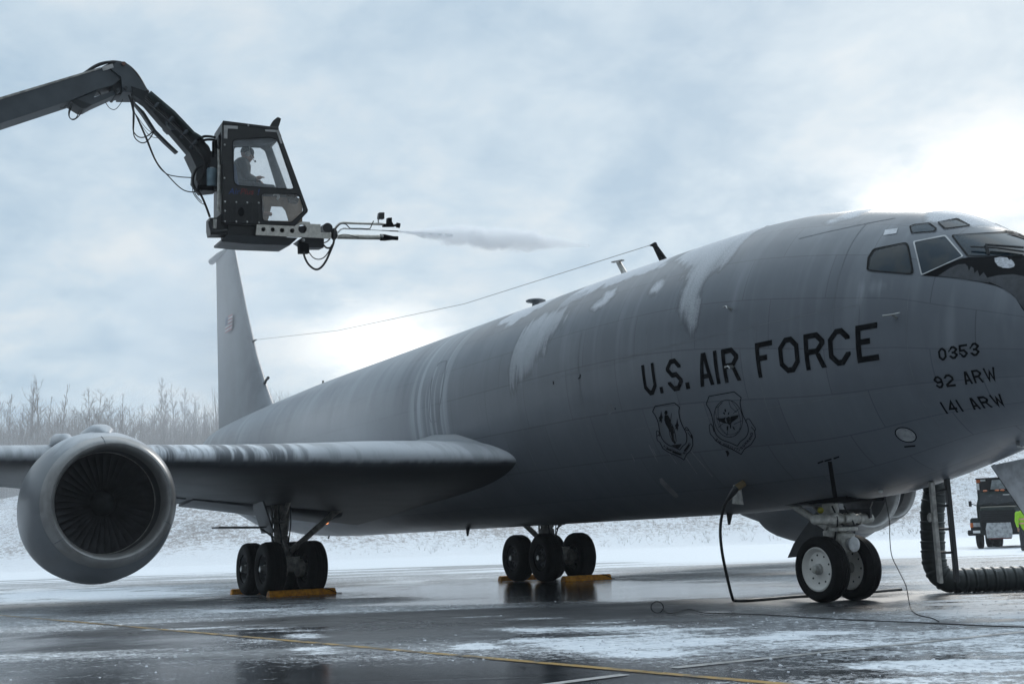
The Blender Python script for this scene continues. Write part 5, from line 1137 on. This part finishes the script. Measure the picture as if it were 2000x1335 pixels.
MB().sphere(cs(*C3(1392, 585), .0), .028).build('bolts', M['hub'], boom)
MB().tube([cs(*C3(x, y), 0) for x, y in ((570,520),(620,460),(680,440),(790,447))], .013, 8).tube([cs(*C3(x, y), 0) for x, y in ((780,447),(1150,462),(1540,484))], .009, 8).build('jet_pipe', M['chrome'], boom)
MB().tube([cs(*C3(1535, 485), 0), cs(*C3(1697, 492), 0)], .010, 8).build('jet_nozzle', M['black'], boom)
MB().tube(path([(510,470),(560,400),(640,352),(720,362),(770,410),(810,438),(980,440),(1150,446),(1190,400),(1215,340),(1240,300)], C3, -.03), .009, 6).build('hydraulic_hose', M['hose'], boom)
MB().tube(path([(580,590),(660,552),(760,556),(860,585),(960,605)], C3, -.02), .006, 6).build('hydraulic_hose', M['hose'], boom)
side_plate('nozzle_head', [(1430,355),(1500,345),(1505,240),(1580,235),(1580,310),(1610,365),(1640,370),(1640,400),(1430,402)], M['black'], -.05, .12, (), C3)
MB().tube([cs(*C3(x, y), .01) for x, y in ((1630,380),(1660,378),(1662,376),(1725,388))], [.02,.022,.042,.042], 14).build('spray_nozzle', M['black'], boom)
side_plate('spray_camera', rounded([(1345,140),(1440,140),(1438,262),(1330,250)], .08), M['cab'], -.06, .12, (), C3); MB().tube([cs(*C3(1375, 250), 0), cs(*C3(1320, 280), 0), cs(*C3(1330, 345), 0)], .012, 6).build('camera_arm', M['hub'], boom)
MB().sphere(cs(*C3(500, 545), .02), .085, ax=(nrm(RT), nrm(UP), SIDE), sc=(.7, 1.2, .9)).build('swivel_joint', M['dark_metal'], boom)
for pts, k, r_ in (([(1550,740),(1570,820),(1620,910),(1700,970),(1770,955),(1840,870),(1900,740),(1945,620),(1950,520),(1945,440)], -.08, .018), ([(1625,755),(1680,820),(1750,842),(1820,815),(1880,740),(1920,650)], .05, .009), ([(1800,640),(1850,690),(1900,690),(1935,650)], -.04, .016), ([(1810,630),(1860,610),(1900,570)], -.02, .010)):
    MB().tube(path(pts, C4, k), r_, 8).build('hydraulic_hose', M['hose'], boom)
# rear of the cab: pipes, reservoir, lift cylinder
MB().tube(path([(330,345),(345,430),(380,480),(460,480),(560,470)], C4, .0), .026, 8).build('rear_pipe', M['dark_metal'], boom); side_plate('rear_bracket', [(330,300),(420,300),(500,230),(500,380),(560,520),(345,520),(330,440)], M['cab'], .1, .5, (), C4)
MB().tube([cs(*C4(400, 320), 0), cs(*C4(395, 440), 0)], .03, 10).build('rear_pipe', M['gear_grey'], boom)
MB().tube([cs(*C2(262, 360), .12), cs(*C2(268, 560), .12)], .018, 10).tube([cs(*C2(268, 480), .12), cs(*C2(262, 830), .12), cs(*C2(285, 845), .12)], .026, 10).build('lift_cylinder', M['gear_white'], boom)
MB().lathe(cs(*C2(212, 640), .5), nrm(UP), [(0, .03), (0, .085), (.26, .085), (.29, .07)], 20, True).build('reservoir', M['blue_plastic'], boom); MB().lathe(cs(*C2(212, 545), .5), nrm(UP), [(-.03, .08), (.02, .078), (.05, .05), (.10, .03)], 20, True).build('reservoir_cap', M['white'], boom)
for pts in ([(105,285),(150,262),(200,262),(240,270)], [(120,300),(180,285),(235,295),(250,350)], [(222,300),(222,420)]): MB().tube(path(pts, C2, .5), .022, 8).build('guard_rail', M['black'], boom)
# arms
def dep(px): return 1 / (1 / 20.55 + (215 - px) * 1.1e-5)
AX = nrm(np.cross(at(215, 160, dep(215)) - at(0, 224, dep(0)), [0, 0, 1])); AX = AX if AX @ FW > 0 else -AX
def arm(name, pts, mat, wd, off=0.0, par=None, deep=dep): return MB().prism(pts, [], lambda a, b: at(a, b, deep(a)) + AX * (off - wd / 2), AX * wd).build(name, mat, par or boom, 30)
main = arm('boom_arm', [(-500,351),(-250,275),(0,199.7),(100,169.5),(191,142),(222,131.5),(238,133),(232,160),(216,173.5),(184,183),(134,204),(0,248),(-250,331),(-500,415)], M['boom'], .42)
arm('arm_flange', [(-500,349),(0,198),(191,140.5),(191.5,143.5),(0,202.5),(-500,355)], M['gear_grey'], .46, 0, main)
arm('elbow_bracket', [(208,143),(222,131),(237,131),(250,143),(284,188),(280,190.5),(233,190),(230,160),(219,152)], M['boom'], .52, 0, main)
arm('elbow_web', [(216,172),(230,158),(234,190),(222,192),(217,182)], M['jib'], .3, 0, main); arm('arm_link', [(136,203.5),(186,183),(180,196),(217,183),(223,190),(176,211),(164,218),(155,217)], M['boom'], .30, 0, main); arm('link_shadow_plate', [(134,204.5),(146,200),(176,211),(160,218.5),(154,217)], M['jib'], .34, 0, main)
arm('placard', [(192,141.5),(213,135.5),(215.5,143),(195,149.5)], M['cab_trim'], .01, -.268, main)
for px, py in ((234,136),(238,183),(224,187)): MB().rod(at(px, py, dep(px)) - AX * .30, at(px, py, dep(px)) + AX * .28, .030).build('pivot_pin', M['jib'] if py > 150 else simple('rusty_pin', (.14, .06, .04), .6), main)
jd = lambda px: 20.55
jib = arm('jib_arm', [(254,172),(283,182),(332,221.5),(380,268),(403,294),(404,318),(384,316),(366,300),(330,258),(312,241),(282,206),(260,190)], M['jib'], .18, 0, None, jd)
arm('jib_strut', [(258,192),(283,216),(306,252),(330,276),(350,295),(346,297),(322,275),(300,252),(280,221)], M['jib'], .1, .1, jib, jd)
arm('jib_gusset', [(316,228),(336,240),(345,258),(330,258),(322,250)], M['boom'], .30, 0, jib, jd)
arm('jib_end', [(364,302),(385,288),(406,300),(421,310),(421,374),(392,377),(377,356),(379,334)], M['jib'], .34, 0, jib, jd)
arm('jib_tray', [(288,187),(334,226),(372,266),(388,276),(390,281),(370,270),(330,229),(285,190)], simple('tray_green', (.045, .065, .062), .5), .2, -.15, jib, jd)
for k_, dy in enumerate((-1.5, 3.0, 7.5)): MB().tube(crom([at(x, y + dy + (k_ % 2) * 1.2 * math.sin(x / 9.), 20.4 - .05 * k_) for x, y in ((283,190),(300,204),(320,222),(345,245),(368,268),(388,290),(399,310),(396,336),(386,356))], 6), .014 + .003 * (k_ % 2), 6).build('hydraulic_hose', M['hose'], jib)
for (x0, y0) in ((304,209),(332,236),(360,262),(378,282)): MB().box(at(x0, y0, 20.36), nrm(RT * .75 - UP * .66), nrm(RT * .66 + UP * .75), nrm(FW), .02, .085, .05, .01).build('hose_clamp', M['boom'], jib)
for px, py in ((288,178.5),(333.5,221.5),(357,247),(365,257)): MB().sphere(at(px, py, 20.5), .032).build('bolts', M['dark_metal'], jib)
def wire(pts, r_, D=20.4, mat='hose', par=None): MB().tube(crom([at(x, y, D if not callable(D) else D(x)) for x, y in pts], 6), r_, 6).build('hydraulic_hose', M[mat], par or boom)
wire([(146,155),(165,143),(186,129),(205,122.5),(228,122),(251,132),(270,153),(286,180),(302,202)], .024, dep); wire([(160,149),(180,134),(200,125),(222,120.5),(246,126),(265,142),(280,165),(290,188)], .022, dep); wire([(196,136),(206,129),(222,124),(241,130)], .016, dep)
wire([(258,190),(260,212),(260,240),(261,257),(272,268),(287,266),(303,253)], .010); wire([(259,192),(262,225),(261,261),(269,275),(281,279),(292,271),(302,255)], .010)
wire([(264,222),(281,261),(303,313),(323,338),(348,345),(376,347)], .009); wire([(265,224),(285,266),(306,316),(330,345),(355,369),(375,375),(390,372)], .010); wire([(267,226),(288,253),(317,270)], .005); wire([(266,224),(280,250),(296,267),(318,270)], .005)
wire([(252,186),(257,200),(262,222)], .02); wire([(137,206),(134,222),(138,232),(148,231),(155,218)], .008, dep); wire([(140,206),(135,226),(142,234),(152,229),(160,218)], .008, dep); wire([(116,208),(122,211),(130,206)], .006, dep); wire([(206,200),(214,211),(224,214),(233,206),(240,194)], .006, dep); wire([(193,180),(200,190)], .006, dep)
wire([(386,272),(400,280),(407,300),(402,318),(384,330),(377,350),(380,366),(392,380),(402,402),(410,424)], .020); wire([(392,276),(406,287),(410,306),(404,330),(392,350)], .022); wire([(398,286),(408,300),(405,326)], .02); wire([(378,362),(382,380),(394,394)], .008); wire([(376,364),(378,378),(390,394),(400,400)], .007)
MB().rod(cs(*C2(205, 520), .5), at(405, 352, 20.55), .06).build('jib_end_link', M['jib'], jib)
MB().box(at(405, 368, 20.5), nrm(RT), nrm(UP), nrm(FW), .13, .04, .15, .01).build('tilt_bracket', M['black'], jib)

# ------------------------------------------------------------------ the plume from the nozzle
def plume():
    a = np.array(cs(*C3(1700, 492), 0)); b = at(1150, 479.5, 19.4); c = (a + b) / 2; ax = nrm(b - a); Lp = np.linalg.norm(b - a); u, w = perp(ax); rings = []
    for f in np.linspace(0, 1, 40):
        r = .03 + .24 * sstep(0, .36, f) * (1 - sstep(.62, 1.0, f) * .93); p = a + (b - a) * f; ang = np.linspace(0, 6.2832, 18, endpoint=False); rings.append(p + r * (np.cos(ang)[:, None] * u + np.sin(ang)[:, None] * w))
    t = NT('spray_mist'); t.t.nodes.remove(t.b); v = t.n('ShaderNodeVolumePrincipled'); t.l(v.outputs[0], t.out.inputs['Volume'])
    v.inputs['Color'].default_value = (.97, .98, 1.0, 1); v.inputs['Anisotropy'].default_value = .3
    o = t.obj(); n1 = t.noise(o, 4.2, 6, .62, (1, 1, 1.4), .25)
    # denser on the axis, ragged at the rim
    vm = t.n('ShaderNodeVectorMath'); vm.operation = 'SUBTRACT'; t.l(o, vm.inputs[0]); vm.inputs[1].default_value = tuple(a)
    dt = t.n('ShaderNodeVectorMath'); dt.operation = 'DOT_PRODUCT'; t.l(vm.outputs[0], dt.inputs[0]); dt.inputs[1].default_value = tuple(ax); al = dt.outputs['Value']
    ln = t.n('ShaderNodeVectorMath'); ln.operation = 'LENGTH'; t.l(vm.outputs[0], ln.inputs[0])
    rad = t.math('SQRT', t.math('MAXIMUM', t.math('SUBTRACT', t.math('POWER', ln.outputs['Value'], 2), t.math('POWER', al, 2)), 0)); f = t.math('DIVIDE', al, float(Lp))
    env = t.math('ADD', .022, t.math('MULTIPLY', t.math('MULTIPLY', t.ramp(f, .0, .38), t.math('SUBTRACT', 1, t.math('MULTIPLY', t.ramp(f, .62, 1.0), .9))), .155))
    q = t.math('DIVIDE', rad, env); d = t.ramp(t.math('SUBTRACT', t.math('ADD', t.math('MULTIPLY', n1, 2.2), .05), q), .0, .55)
    core = t.math('ADD', 7.5, t.math('MULTIPLY', t.math('SUBTRACT', 1, t.ramp(f, 0, .3)), 30)); t.l(t.math('MULTIPLY', d, core), v.inputs['Density'])
    o_ = MB().loft(rings).build('spray_plume', t.m, None, 60); tag(o_, 'thin grey plume of de-icing spray shooting from the nozzle towards the fuselage', 'spray')
    j = NT('jet_spray'); nz = j.noise(scale=9, detail=4); j.set('Base Color', (.75, .78, .82)); j.set('Roughness', .9); j.set('Alpha', j.math('MULTIPLY', j.ramp(nz, .35, .6), .5))
    fs = np.linspace(0, .30, 24); MB().tube([a + (b - a) * f for f in fs], .006 + .06 * fs, 8).build('spray_jet', j.m, o_, 60)
plume()
# ------------------------------------------------------------------ people
def remeshed(name, chains, blobs, mat, parent, vox=.010, sm=4):
    m = MB()
    for ch in chains:
        P = [np.asarray(p, float) for p, r in ch]; R = [r for p, r in ch]; pp = []; rr = []
        for i in range(len(P) - 1):
            for f in np.linspace(0, 1, 5)[:-1]: pp.append(P[i] + (P[i + 1] - P[i]) * f); rr.append(R[i] + (R[i + 1] - R[i]) * f)
        pp.append(P[-1]); rr.append(R[-1]); m.tube(pp, rr, 12)
        for p, r in zip(P, R): m.sphere(p, r, 12, 8)
    for b in blobs: m.sphere(*b[:2], 16, 12, *(b[2:]))
    me = bpy.data.meshes.new('tmp'); me.from_pydata(m.v, [], m.f); o = bpy.data.objects.new('tmp', me); COL.objects.link(o)
    rm = o.modifiers.new('r', 'REMESH'); rm.mode = 'VOXEL'; rm.voxel_size = vox; s = o.modifiers.new('s', 'SMOOTH'); s.factor = .5; s.iterations = sm
    bpy.context.view_layer.update(); me2 = bpy.data.meshes.new_from_object(o.evaluated_get(bpy.context.evaluated_depsgraph_get())); bpy.data.objects.remove(o); bpy.data.meshes.remove(me)
    me2.name = name; me2.shade_smooth(); me2.materials.clear(); me2.materials.append(mat); return link(name, me2, parent)
def hand(w, d, up, side, thumb, curl=.4):
    """palm, four unequal bent fingers and a thumb; d points along the fingers, thumb is +1 / -1 on side"""
    ch = [[(w, .028), (w + d * .05, .034), (w + d * .085, .032)]]
    for i, L in enumerate((.070, .080, .074, .058)):
        b = w + d * .088 + side * (i - 1.5) * .020; d2 = nrm(d - up * curl); d3 = nrm(d - up * curl * 2.2); ch.append([(b, .0095), (b + d * L * .42, .009), (b + d * L * .42 + d2 * L * .33, .0085), (b + d * L * .42 + d2 * L * .33 + d3 * L * .3, .007)])
    t0 = w + d * .03 + side * thumb * .028; dt = nrm(d * .7 + side * thumb * .7 - up * .2); ch.append([(t0, .013), (t0 + dt * .035, .011), (t0 + dt * .035 + nrm(dt + d * .5) * .028, .009)])
    return ch
def head(c, f, u, s):
    """skull, jaw, nose, brow, ears, lips and eyes around the head centre"""
    B = [(c + u * .02 - f * .015, .098, (s, f, u), (.78, 1.02, 1.08)), (c - u * .05 + f * .02, .07, (s, f, u), (.82, .95, 1.0)), (c - u * .095 + f * .055, .03, (s, f, u), (1.1, .8, .8)),
         (c - u * .012 + f * .098, .015, (s, f, u), (.8, 1.1, 1.9)), (c - u * .028 + f * .108, .014, (s, f, u), (1.1, 1.0, .8)), (c + u * .024 + f * .082, .022, (s, f, u), (2.0, .7, .45)), (c - u * .062 + f * .088, .012, (s, f, u), (1.9, .8, .7))]
    for k in (1, -1): B.append((c + s * k * .078 - u * .012 - f * .01, .026, (s, f, u), (.35, .7, 1.2)))
    return B
def face(c, f, u, s, par):
    m = MB()
    for k in (1, -1): m.sphere(c + s * k * .032 + u * .004 + f * .078, .011, 8, 6)
    m.build('eyes', M['hose'], par)
def operator():
    K = CW * .5; P = lambda x, y, k=0.0: cs(*C2(x, y), K + k)
    f = nrm(P(560, 400) - P(460, 390)); u = nrm(np.cross(SIDE, f)); u = u if u[2] > 0 else -u; s = SIDE
    pel, chest, neck, hc = P(425, 640), P(438, 500), P(462, 436), P(485, 402)
    fh = nrm(f - u * .16); uh = nrm(u + f * .16)
    r = thing('person', 'person in olive jacket, cap and headset seated in the raised cab, hand on joystick', 'person', pel)
    shn, shf = P(440, 462, -.185), P(440, 462, .185); eln, elf = P(478, 560, -.22), P(480, 560, .22); wn, wf = P(545, 583, -.02), P(548, 600, .12)
    knn, knf = P(560, 650, -.11), P(560, 650, .11); ann, anf = P(585, 850, -.11), P(585, 850, .11)
    hd = nrm(P(600, 572, .0) - wn)
    ch = [[(pel, .125), ((pel + chest) / 2, .125), (chest, .13), (neck - u * .03, .07), (neck, .055), (hc - u * .05, .055)], [(shn, .07), (eln, .048), (wn, .03)], [(shf, .07), (elf, .048), (wf, .03)], [(shn, .07), (chest + u * .05, .1), (shf, .07)],
          [(pel - s * -.09, .085), (knn, .062), (ann, .042), (ann + f * .16, .035)], [(pel + s * -.09, .085), (knf, .062), (anf, .042), (anf + f * .16, .035)]]
    ch += hand(wn, hd, nrm(np.cross(s, hd)) * (1 if np.cross(s, hd)[2] > 0 else -1), s, -1, .3) + hand(wf, nrm(f - u * .3), u, s, 1, .5)
    body = remeshed('body', ch, head(hc, fh, uh, s), M['skin'], r, .009)
    jk = [[(pel, .15), ((pel + chest) / 2, .155), (chest, .16), (neck - u * .045, .085)], [(shn, .09), (eln, .066), (wn - hd * .02, .045)], [(shf, .09), (elf, .066), (wf - f * .02, .045)], [(shn, .088), (chest + u * .05, .125), (shf, .088)]]
    remeshed('jacket', jk, [], M['jacket'], r, .012, 6)
    remeshed('trousers', [[(pel + s * .09, .105), (knn, .08), (ann, .06)], [(pel - s * .09, .105), (knf, .08), (anf, .06)]], [], M['trousers'], r, .014, 5)
    cap = MB()
    cap.loft([hc + uh * z + (np.cos(np.linspace(0, 6.283, 20, endpoint=False))[:, None] * s * .092 * q + np.sin(np.linspace(0, 6.283, 20, endpoint=False))[:, None] * fh * .112 * q) - fh * .012 for z, q in ((.012, .98), (.05, 1.02), (.09, .9), (.118, .62), (.128, .2))])
    cap.build('cap', M['hair'], r, 60)
    hs = MB()
    hs.tube(crom([hc + s * .095, hc + s * .08 + uh * .08, hc + uh * .135, hc - s * .08 + uh * .08, hc - s * .095]), .010, 6)
    for k in (1, -1): hs.lathe(hc + s * k * .075 - fh * .01, s * k, [(0, .045), (.03, .045), (.04, .03), (.04, .01)], 16, True)
    hs.build('headset', M['gear_grey'], r); MB().tube(crom([hc + s * .10, hc + s * .085 + fh * .08 - uh * .06, hc + s * .03 + fh * .135 - uh * .085]), .005, 5).sphere(hc + s * .03 + fh * .14 - uh * .08, .018, 8, 6).build('microphone', M['hose'], r)
    face(hc, fh, uh, s, body)
    return r
operator()
def standing(px, py, s_depth, label, vest):
    g = on(px, py, 2, 0); g = CAM + (at(px, py, s_depth) - CAM); g[2] = 0; f = -FH_; s = nrm(np.cross([0, 0, 1], f)); u = np.array([0, 0, 1.])
    r = thing('person', label, 'person', g); H = lambda z, x=0.0, y=0.0: g + u * z + s * x + f * y
    ch = [[(H(.95), .125), (H(1.2), .125), (H(1.36), .12), (H(1.47), .06), (H(1.56), .055)], [(H(1.40, .19), .06), (H(1.12, .25, .02), .046), (H(.88, .24, .08), .03)], [(H(1.40, -.19), .06), (H(1.12, -.25, .02), .046), (H(.88, -.24, .08), .03)], [(H(1.4, .19), .06), (H(1.38), .09), (H(1.4, -.19), .06)],
          [(H(.92, .09), .085), (H(.5, .10, .02), .06), (H(.08, .11), .042), (H(.04, .11, .15), .035)], [(H(.92, -.09), .085), (H(.5, -.10, .02), .06), (H(.08, -.11), .042), (H(.04, -.11, .15), .035)]]
    for k in (1, -1): ch += hand(H(.88, k * .24, .08), nrm(-u + f * .25), f, s, -k * 1, .3)
    hc = H(1.66, 0, .02); b = remeshed('body', ch, head(hc, f, u, s), M['skin'], r, .012); face(hc, f, u, s, b)
    remeshed('jacket', [[(H(.90), .165), (H(1.2), .16), (H(1.38), .15), (H(1.46), .085)], [(H(1.40, .19), .085), (H(1.12, .25, .02), .066), (H(.92, .24, .07), .05)], [(H(1.40, -.19), .085), (H(1.12, -.25, .02), .066), (H(.92, -.24, .07), .05)], [(H(1.4, .19), .085), (H(1.38), .12), (H(1.4, -.19), .085)]], [], vest, r, .014, 5)
    remeshed('trousers', [[(H(.92, k * .09), .11), (H(.5, k * .10, .02), .085), (H(.12, k * .11), .07)] for k in (1, -1)], [], M['trousers'], r, .015, 5)
    remeshed('boots', [[(H(.14, k * .11), .062), (H(.06, k * .11), .062), (H(.05, k * .11, .17), .05)] for k in (1, -1)], [], M['hose'], r, .014, 3)
    a = np.linspace(0, 6.283, 28, endpoint=False)
    for z0 in (1.00, 1.16): MB().loft([H(z, 0, 0) + np.cos(a)[:, None] * s * .178 + np.sin(a)[:, None] * f * .176 for z in (z0, z0 + .055)], False).build('reflective_band', M['reflect'], r)
    MB().loft([hc + u * z + (np.cos(a)[:, None] * s * .10 + np.sin(a)[:, None] * f * .118) * q for z, q in ((0.0, .95), (.06, 1.04), (.11, .8), (.135, .3))]).build('knit_cap', M['hair'], r, 60)
    return r
standing(2004, 1080, 47.5, 'person in a bright yellow-green reflective jacket beside the dark green truck', M['hivis'])

# ------------------------------------------------------------------ the truck behind
def truck():
    o = on(1955, 1070, 2, 0); f = nrm(-FH_ - TH_ * .47); s = nrm(np.cross(f, [0, 0, 1])) * -1; s = s if s @ TH_ > 0 else -s; u = np.array([0, 0, 1.])
    r = thing('truck', 'dark green heavy truck with amber roof lights and a pale plate on its grille', 'truck', o)
    W = lambda x, y, z: o + s * x + f * y + u * z
    bxx = lambda m, x, y, z, hx, hy, hz, b=.03: m.box(W(x, y, z), s, f, u, hx, hy, hz, b)
    def loft(name, secs, mat, par=None): # secs: (y, x half, z0, z1)
        return MB().loft([np.array([W(-x * .97, y, z0), W(x * .97, y, z0), W(x, y, z0 + (z1 - z0) * .6), W(x * .9, y, z1 - .02), W(x * .6, y, z1), W(-x * .6, y, z1), W(-x * .9, y, z1 - .02), W(-x, y, z0 + (z1 - z0) * .6)]) for y, x, z0, z1 in secs]).build(name, mat, par or r, 40)
    body = loft('hood', [(-1.75, .98, .75, 1.96), (-.9, .92, .75, 1.93), (-.15, .84, .72, 1.88), (-.02, .80, .74, 1.74)], M['truck'])
    cabm = MB().loft([np.array([W(-x, y, z), W(x, y, z), W(x, y - d, z), W(-x, y - d, z)]) for z, x, y, d in ((.8, 1.08, -1.7, 1.6), (1.98, 1.08, -1.7, 1.6), (2.55, .96, -2.02, 1.25), (2.64, .90, -2.1, 1.1))]).build('cab', M['truck'], r, 40)
    q = NT('truck_windscreen'); q.set('Base Color', (.03, .036, .04)); q.set('Roughness', .06); q.set('Alpha', .72)
    ws = MB().loft([np.array([W(-.96, -1.68, 2.03), W(.96, -1.68, 2.03), W(.86, -1.99, 2.52), W(-.86, -1.99, 2.52)]), np.array([W(-.96, -1.66, 2.03), W(.96, -1.66, 2.03), W(.86, -1.97, 2.52), W(-.86, -1.97, 2.52)])]).build('windscreen', simple('dark_truck_glass', (.018, .022, .025), .25, spec=.25), r)
    MB().tube([W(-.8, -1.63, 2.06), W(-.3, -1.66, 2.12)], .015, 6).tube([W(.1, -1.63, 2.06), W(.6, -1.66, 2.12)], .015, 6).build('wiper', M['truck_black'], ws)
    MB().box(W(.30, -1.93, 2.45), s, nrm(f * .3 + u), np.cross(s, nrm(f * .3 + u)), .16, .04, .006).build('windscreen_sticker', M['white'], ws)
    g = MB(); bxx(g, 0, .0, 1.24, .78, .03, .50, .03)
    for k in range(9): bxx(g, 0, .04, .84 + k * .095, .70, .012, .018, .004)
    g.build('grille', M['truck_black'], r)
    pl = MB().loft([np.array([W(a * k, .09 + y, z) for a, z in ((-.55, .48), (.55, .48), (.58, .80), (.53, 1.16), (-.50, 1.17), (-.57, .9))]) for k, y in ((1, 0), (1, .05))]).build('grille_plate', M['frosty_plate'], r)
    for k in (1, -1):
        m = MB()
        for i in range(10):
            a0 = math.pi * i / 9; m.add([], [])
        R_ = [np.array([W(k * .70, -.95 + .62 * math.cos(a), .72 + .62 * math.sin(a)), W(k * 1.24, -.95 + .66 * math.cos(a), .70 + .66 * math.sin(a)), W(k * 1.28, -.95 + .60 * math.cos(a), .70 + .60 * math.sin(a)), W(k * .70, -.95 + .55 * math.cos(a), .70 + .55 * math.sin(a))]) for a in np.linspace(-.1, math.pi + .1, 14)]
        m.loft(R_); bxx(m, k * 1.0, -.28, 1.16, .27, .10, .26, .08); m.build('fender', M['truck'], r)
        l = MB(); bxx(l, k * .95, -.16, 1.10, .19, .02, .10, .02); l.build('headlight', M['lamp'], r)
        l = MB(); bxx(l, k * 1.20, -.17, 1.08, .07, .03, .11, .02); l.build('turn_signal', M['amber'], r)
        MB().rod(W(k * 1.05, -1.65, 2.0), W(k * 1.3, -1.6, 2.1), .02).box(W(k * 1.34, -1.6, 2.1), s, f, u, .07, .03, .13, .02).build('mirror', M['truck_black'], r)
        for y, x, w in ((-.95, .97, .15), (-5.2, .98, .15), (-5.2, .62, .15), (-6.5, .98, .15), (-6.5, .62, .15)):
            t_ = MB().lathe(W(k * x, y, .51), s, [(-w, .28), (-w, .40), (-w * .8, .49), (-w * .5, .515), (w * .5, .515), (w * .8, .49), (w, .40), (w, .28)], 32).build('wheel', M['rubber'], r)
            MB().lathe(W(k * x, y, .51), s * k, [(w * .6, .29), (w * .75, .27), (w * .3, .18), (w * .5, .02)], 20).build('rim', M['gear_grey'], t_)
    b = MB(); bxx(b, 0, .02, .74, 1.38, .10, .13, .04); b.build('bumper', M['truck_black'], r)
    for x in (-.98, .98): l = MB(); bxx(l, x, .125, .78, .16, .01, .06, .01); l.build('number_plate', M['white'], r)
    b = MB(); bxx(b, 0, -.1, .5, .5, .1, .08, .02); b.build('tow_hook_bar', simple('red_undercarriage', (.12, .015, .015), .6), r)
    for x in (-.66, -.12, .12, .66): l = MB(); bxx(l, x, -2.12, 2.69, .10, .06, .045, .03); l.build('roof_light', M['amber'], r)
    b = MB(); bxx(b, 0, -3.6, 2.35, 1.18, .05, 1.0, .02); bxx(b, 0, -3.4, 3.32, 1.18, .20, .03, .01); b.build('headboard', M['truck_black'], r)
    b = MB(); bxx(b, 0, -6.0, 1.75, 1.2, 2.3, .75, .04); b.build('cargo_body', M['truck'], r)
    b = MB(); bxx(b, 0, -4.6, .75, .45, 4.2, .12, .03); b.build('chassis', M['truck_black'], r); r.scale = (.95, .95, .95)
    b = MB().loft([np.array([W(-.50, -3.0, 2.78), W(.5, -3.0, 2.78), W(.40, -3.05, 3.22), W(-.40, -3.05, 3.22)]), np.array([W(-.50, -3.2, 2.78), W(.5, -3.2, 2.78), W(.40, -3.2, 3.22), W(-.40, -3.2, 3.22)])]); b.build('beacon_board', simple('pale_board', (.22, .25, .26), .5), r)
    l = MB(); bxx(l, -1.08, -3.53, 3.22, .09, .02, .08, .01); l.build('marker_light', M['amber'], r)
    l = MB(); bxx(l, -.86, -3.53, 3.25, .12, .02, .05, .01); bxx(l, -1.10, -3.53, 2.95, .05, .02, .16, .01); l.build('marker_tape', M['white'], r)
truck_obj = truck()
# ------------------------------------------------------------------ winter air
def haze():
    m = MB(); c = gpt(390, 0, 11.0); m.box(c, FH_, TH_, (0, 0, 1), 480, 640, 16.0)
    c2 = None
    t = NT('winter_air'); t.t.nodes.remove(t.b); v = t.n('ShaderNodeVolumePrincipled'); t.l(v.outputs[0], t.out.inputs['Volume'])
    v.inputs['Color'].default_value = (.86, .90, .95, 1); v.inputs['Density'].default_value = .0005; v.inputs['Anisotropy'].default_value = .3
    kind(m.build('haze', t.m, None, 0), 'stuff')
def mist(name, c, r, dens, seed, label):
    mb = MB().sphere(c, 1.0, 32, 20, sc=r); t = NT(name + '_air'); t.t.nodes.remove(t.b); v = t.n('ShaderNodeVolumePrincipled'); t.l(v.outputs[0], t.out.inputs['Volume'])
    v.inputs['Color'].default_value = (.93, .95, .98, 1); v.inputs['Anisotropy'].default_value = .55; o = t.obj()
    mp = t.n('ShaderNodeMapping'); t.l(o, mp.inputs[0]); mp.vector_type = 'TEXTURE'; mp.inputs['Location'].default_value = c; mp.inputs['Scale'].default_value = r
    ln = t.n('ShaderNodeVectorMath'); ln.operation = 'LENGTH'; t.l(mp.outputs[0], ln.inputs[0]); e = t.math('SUBTRACT', 1, t.ramp(ln.outputs['Value'], .25, 1.0))
    n = t.noise(mp.outputs[0], 1.6 + seed, 3, .5); t.l(t.math('MULTIPLY', t.math('MULTIPLY', e, dens), t.math('ADD', .4, t.math('MULTIPLY', n, 1.2))), v.inputs['Density'])
    o_ = mb.build(name, t.m, None, 60); kind(o_, 'stuff'); o_['label'] = label
mist('drifting_mist', (34.5, 1.0, 8.6), (7.5, 4.0, 5.2), .045, .3, 'pale drifting spray mist round the tail fin')
mist('drifting_mist', (15.5, 3.2, 3.3), (4.6, 1.5, 1.1), .07, .7, 'pale drifting spray mist over the wing root')
mist('drifting_mist', tuple(float(q) for q in gpt(165, -62, 5)), (75, 75, 17), .0115, .2, 'pale frost fog hanging in the bare trees')
HAZE = True
if HAZE: haze()
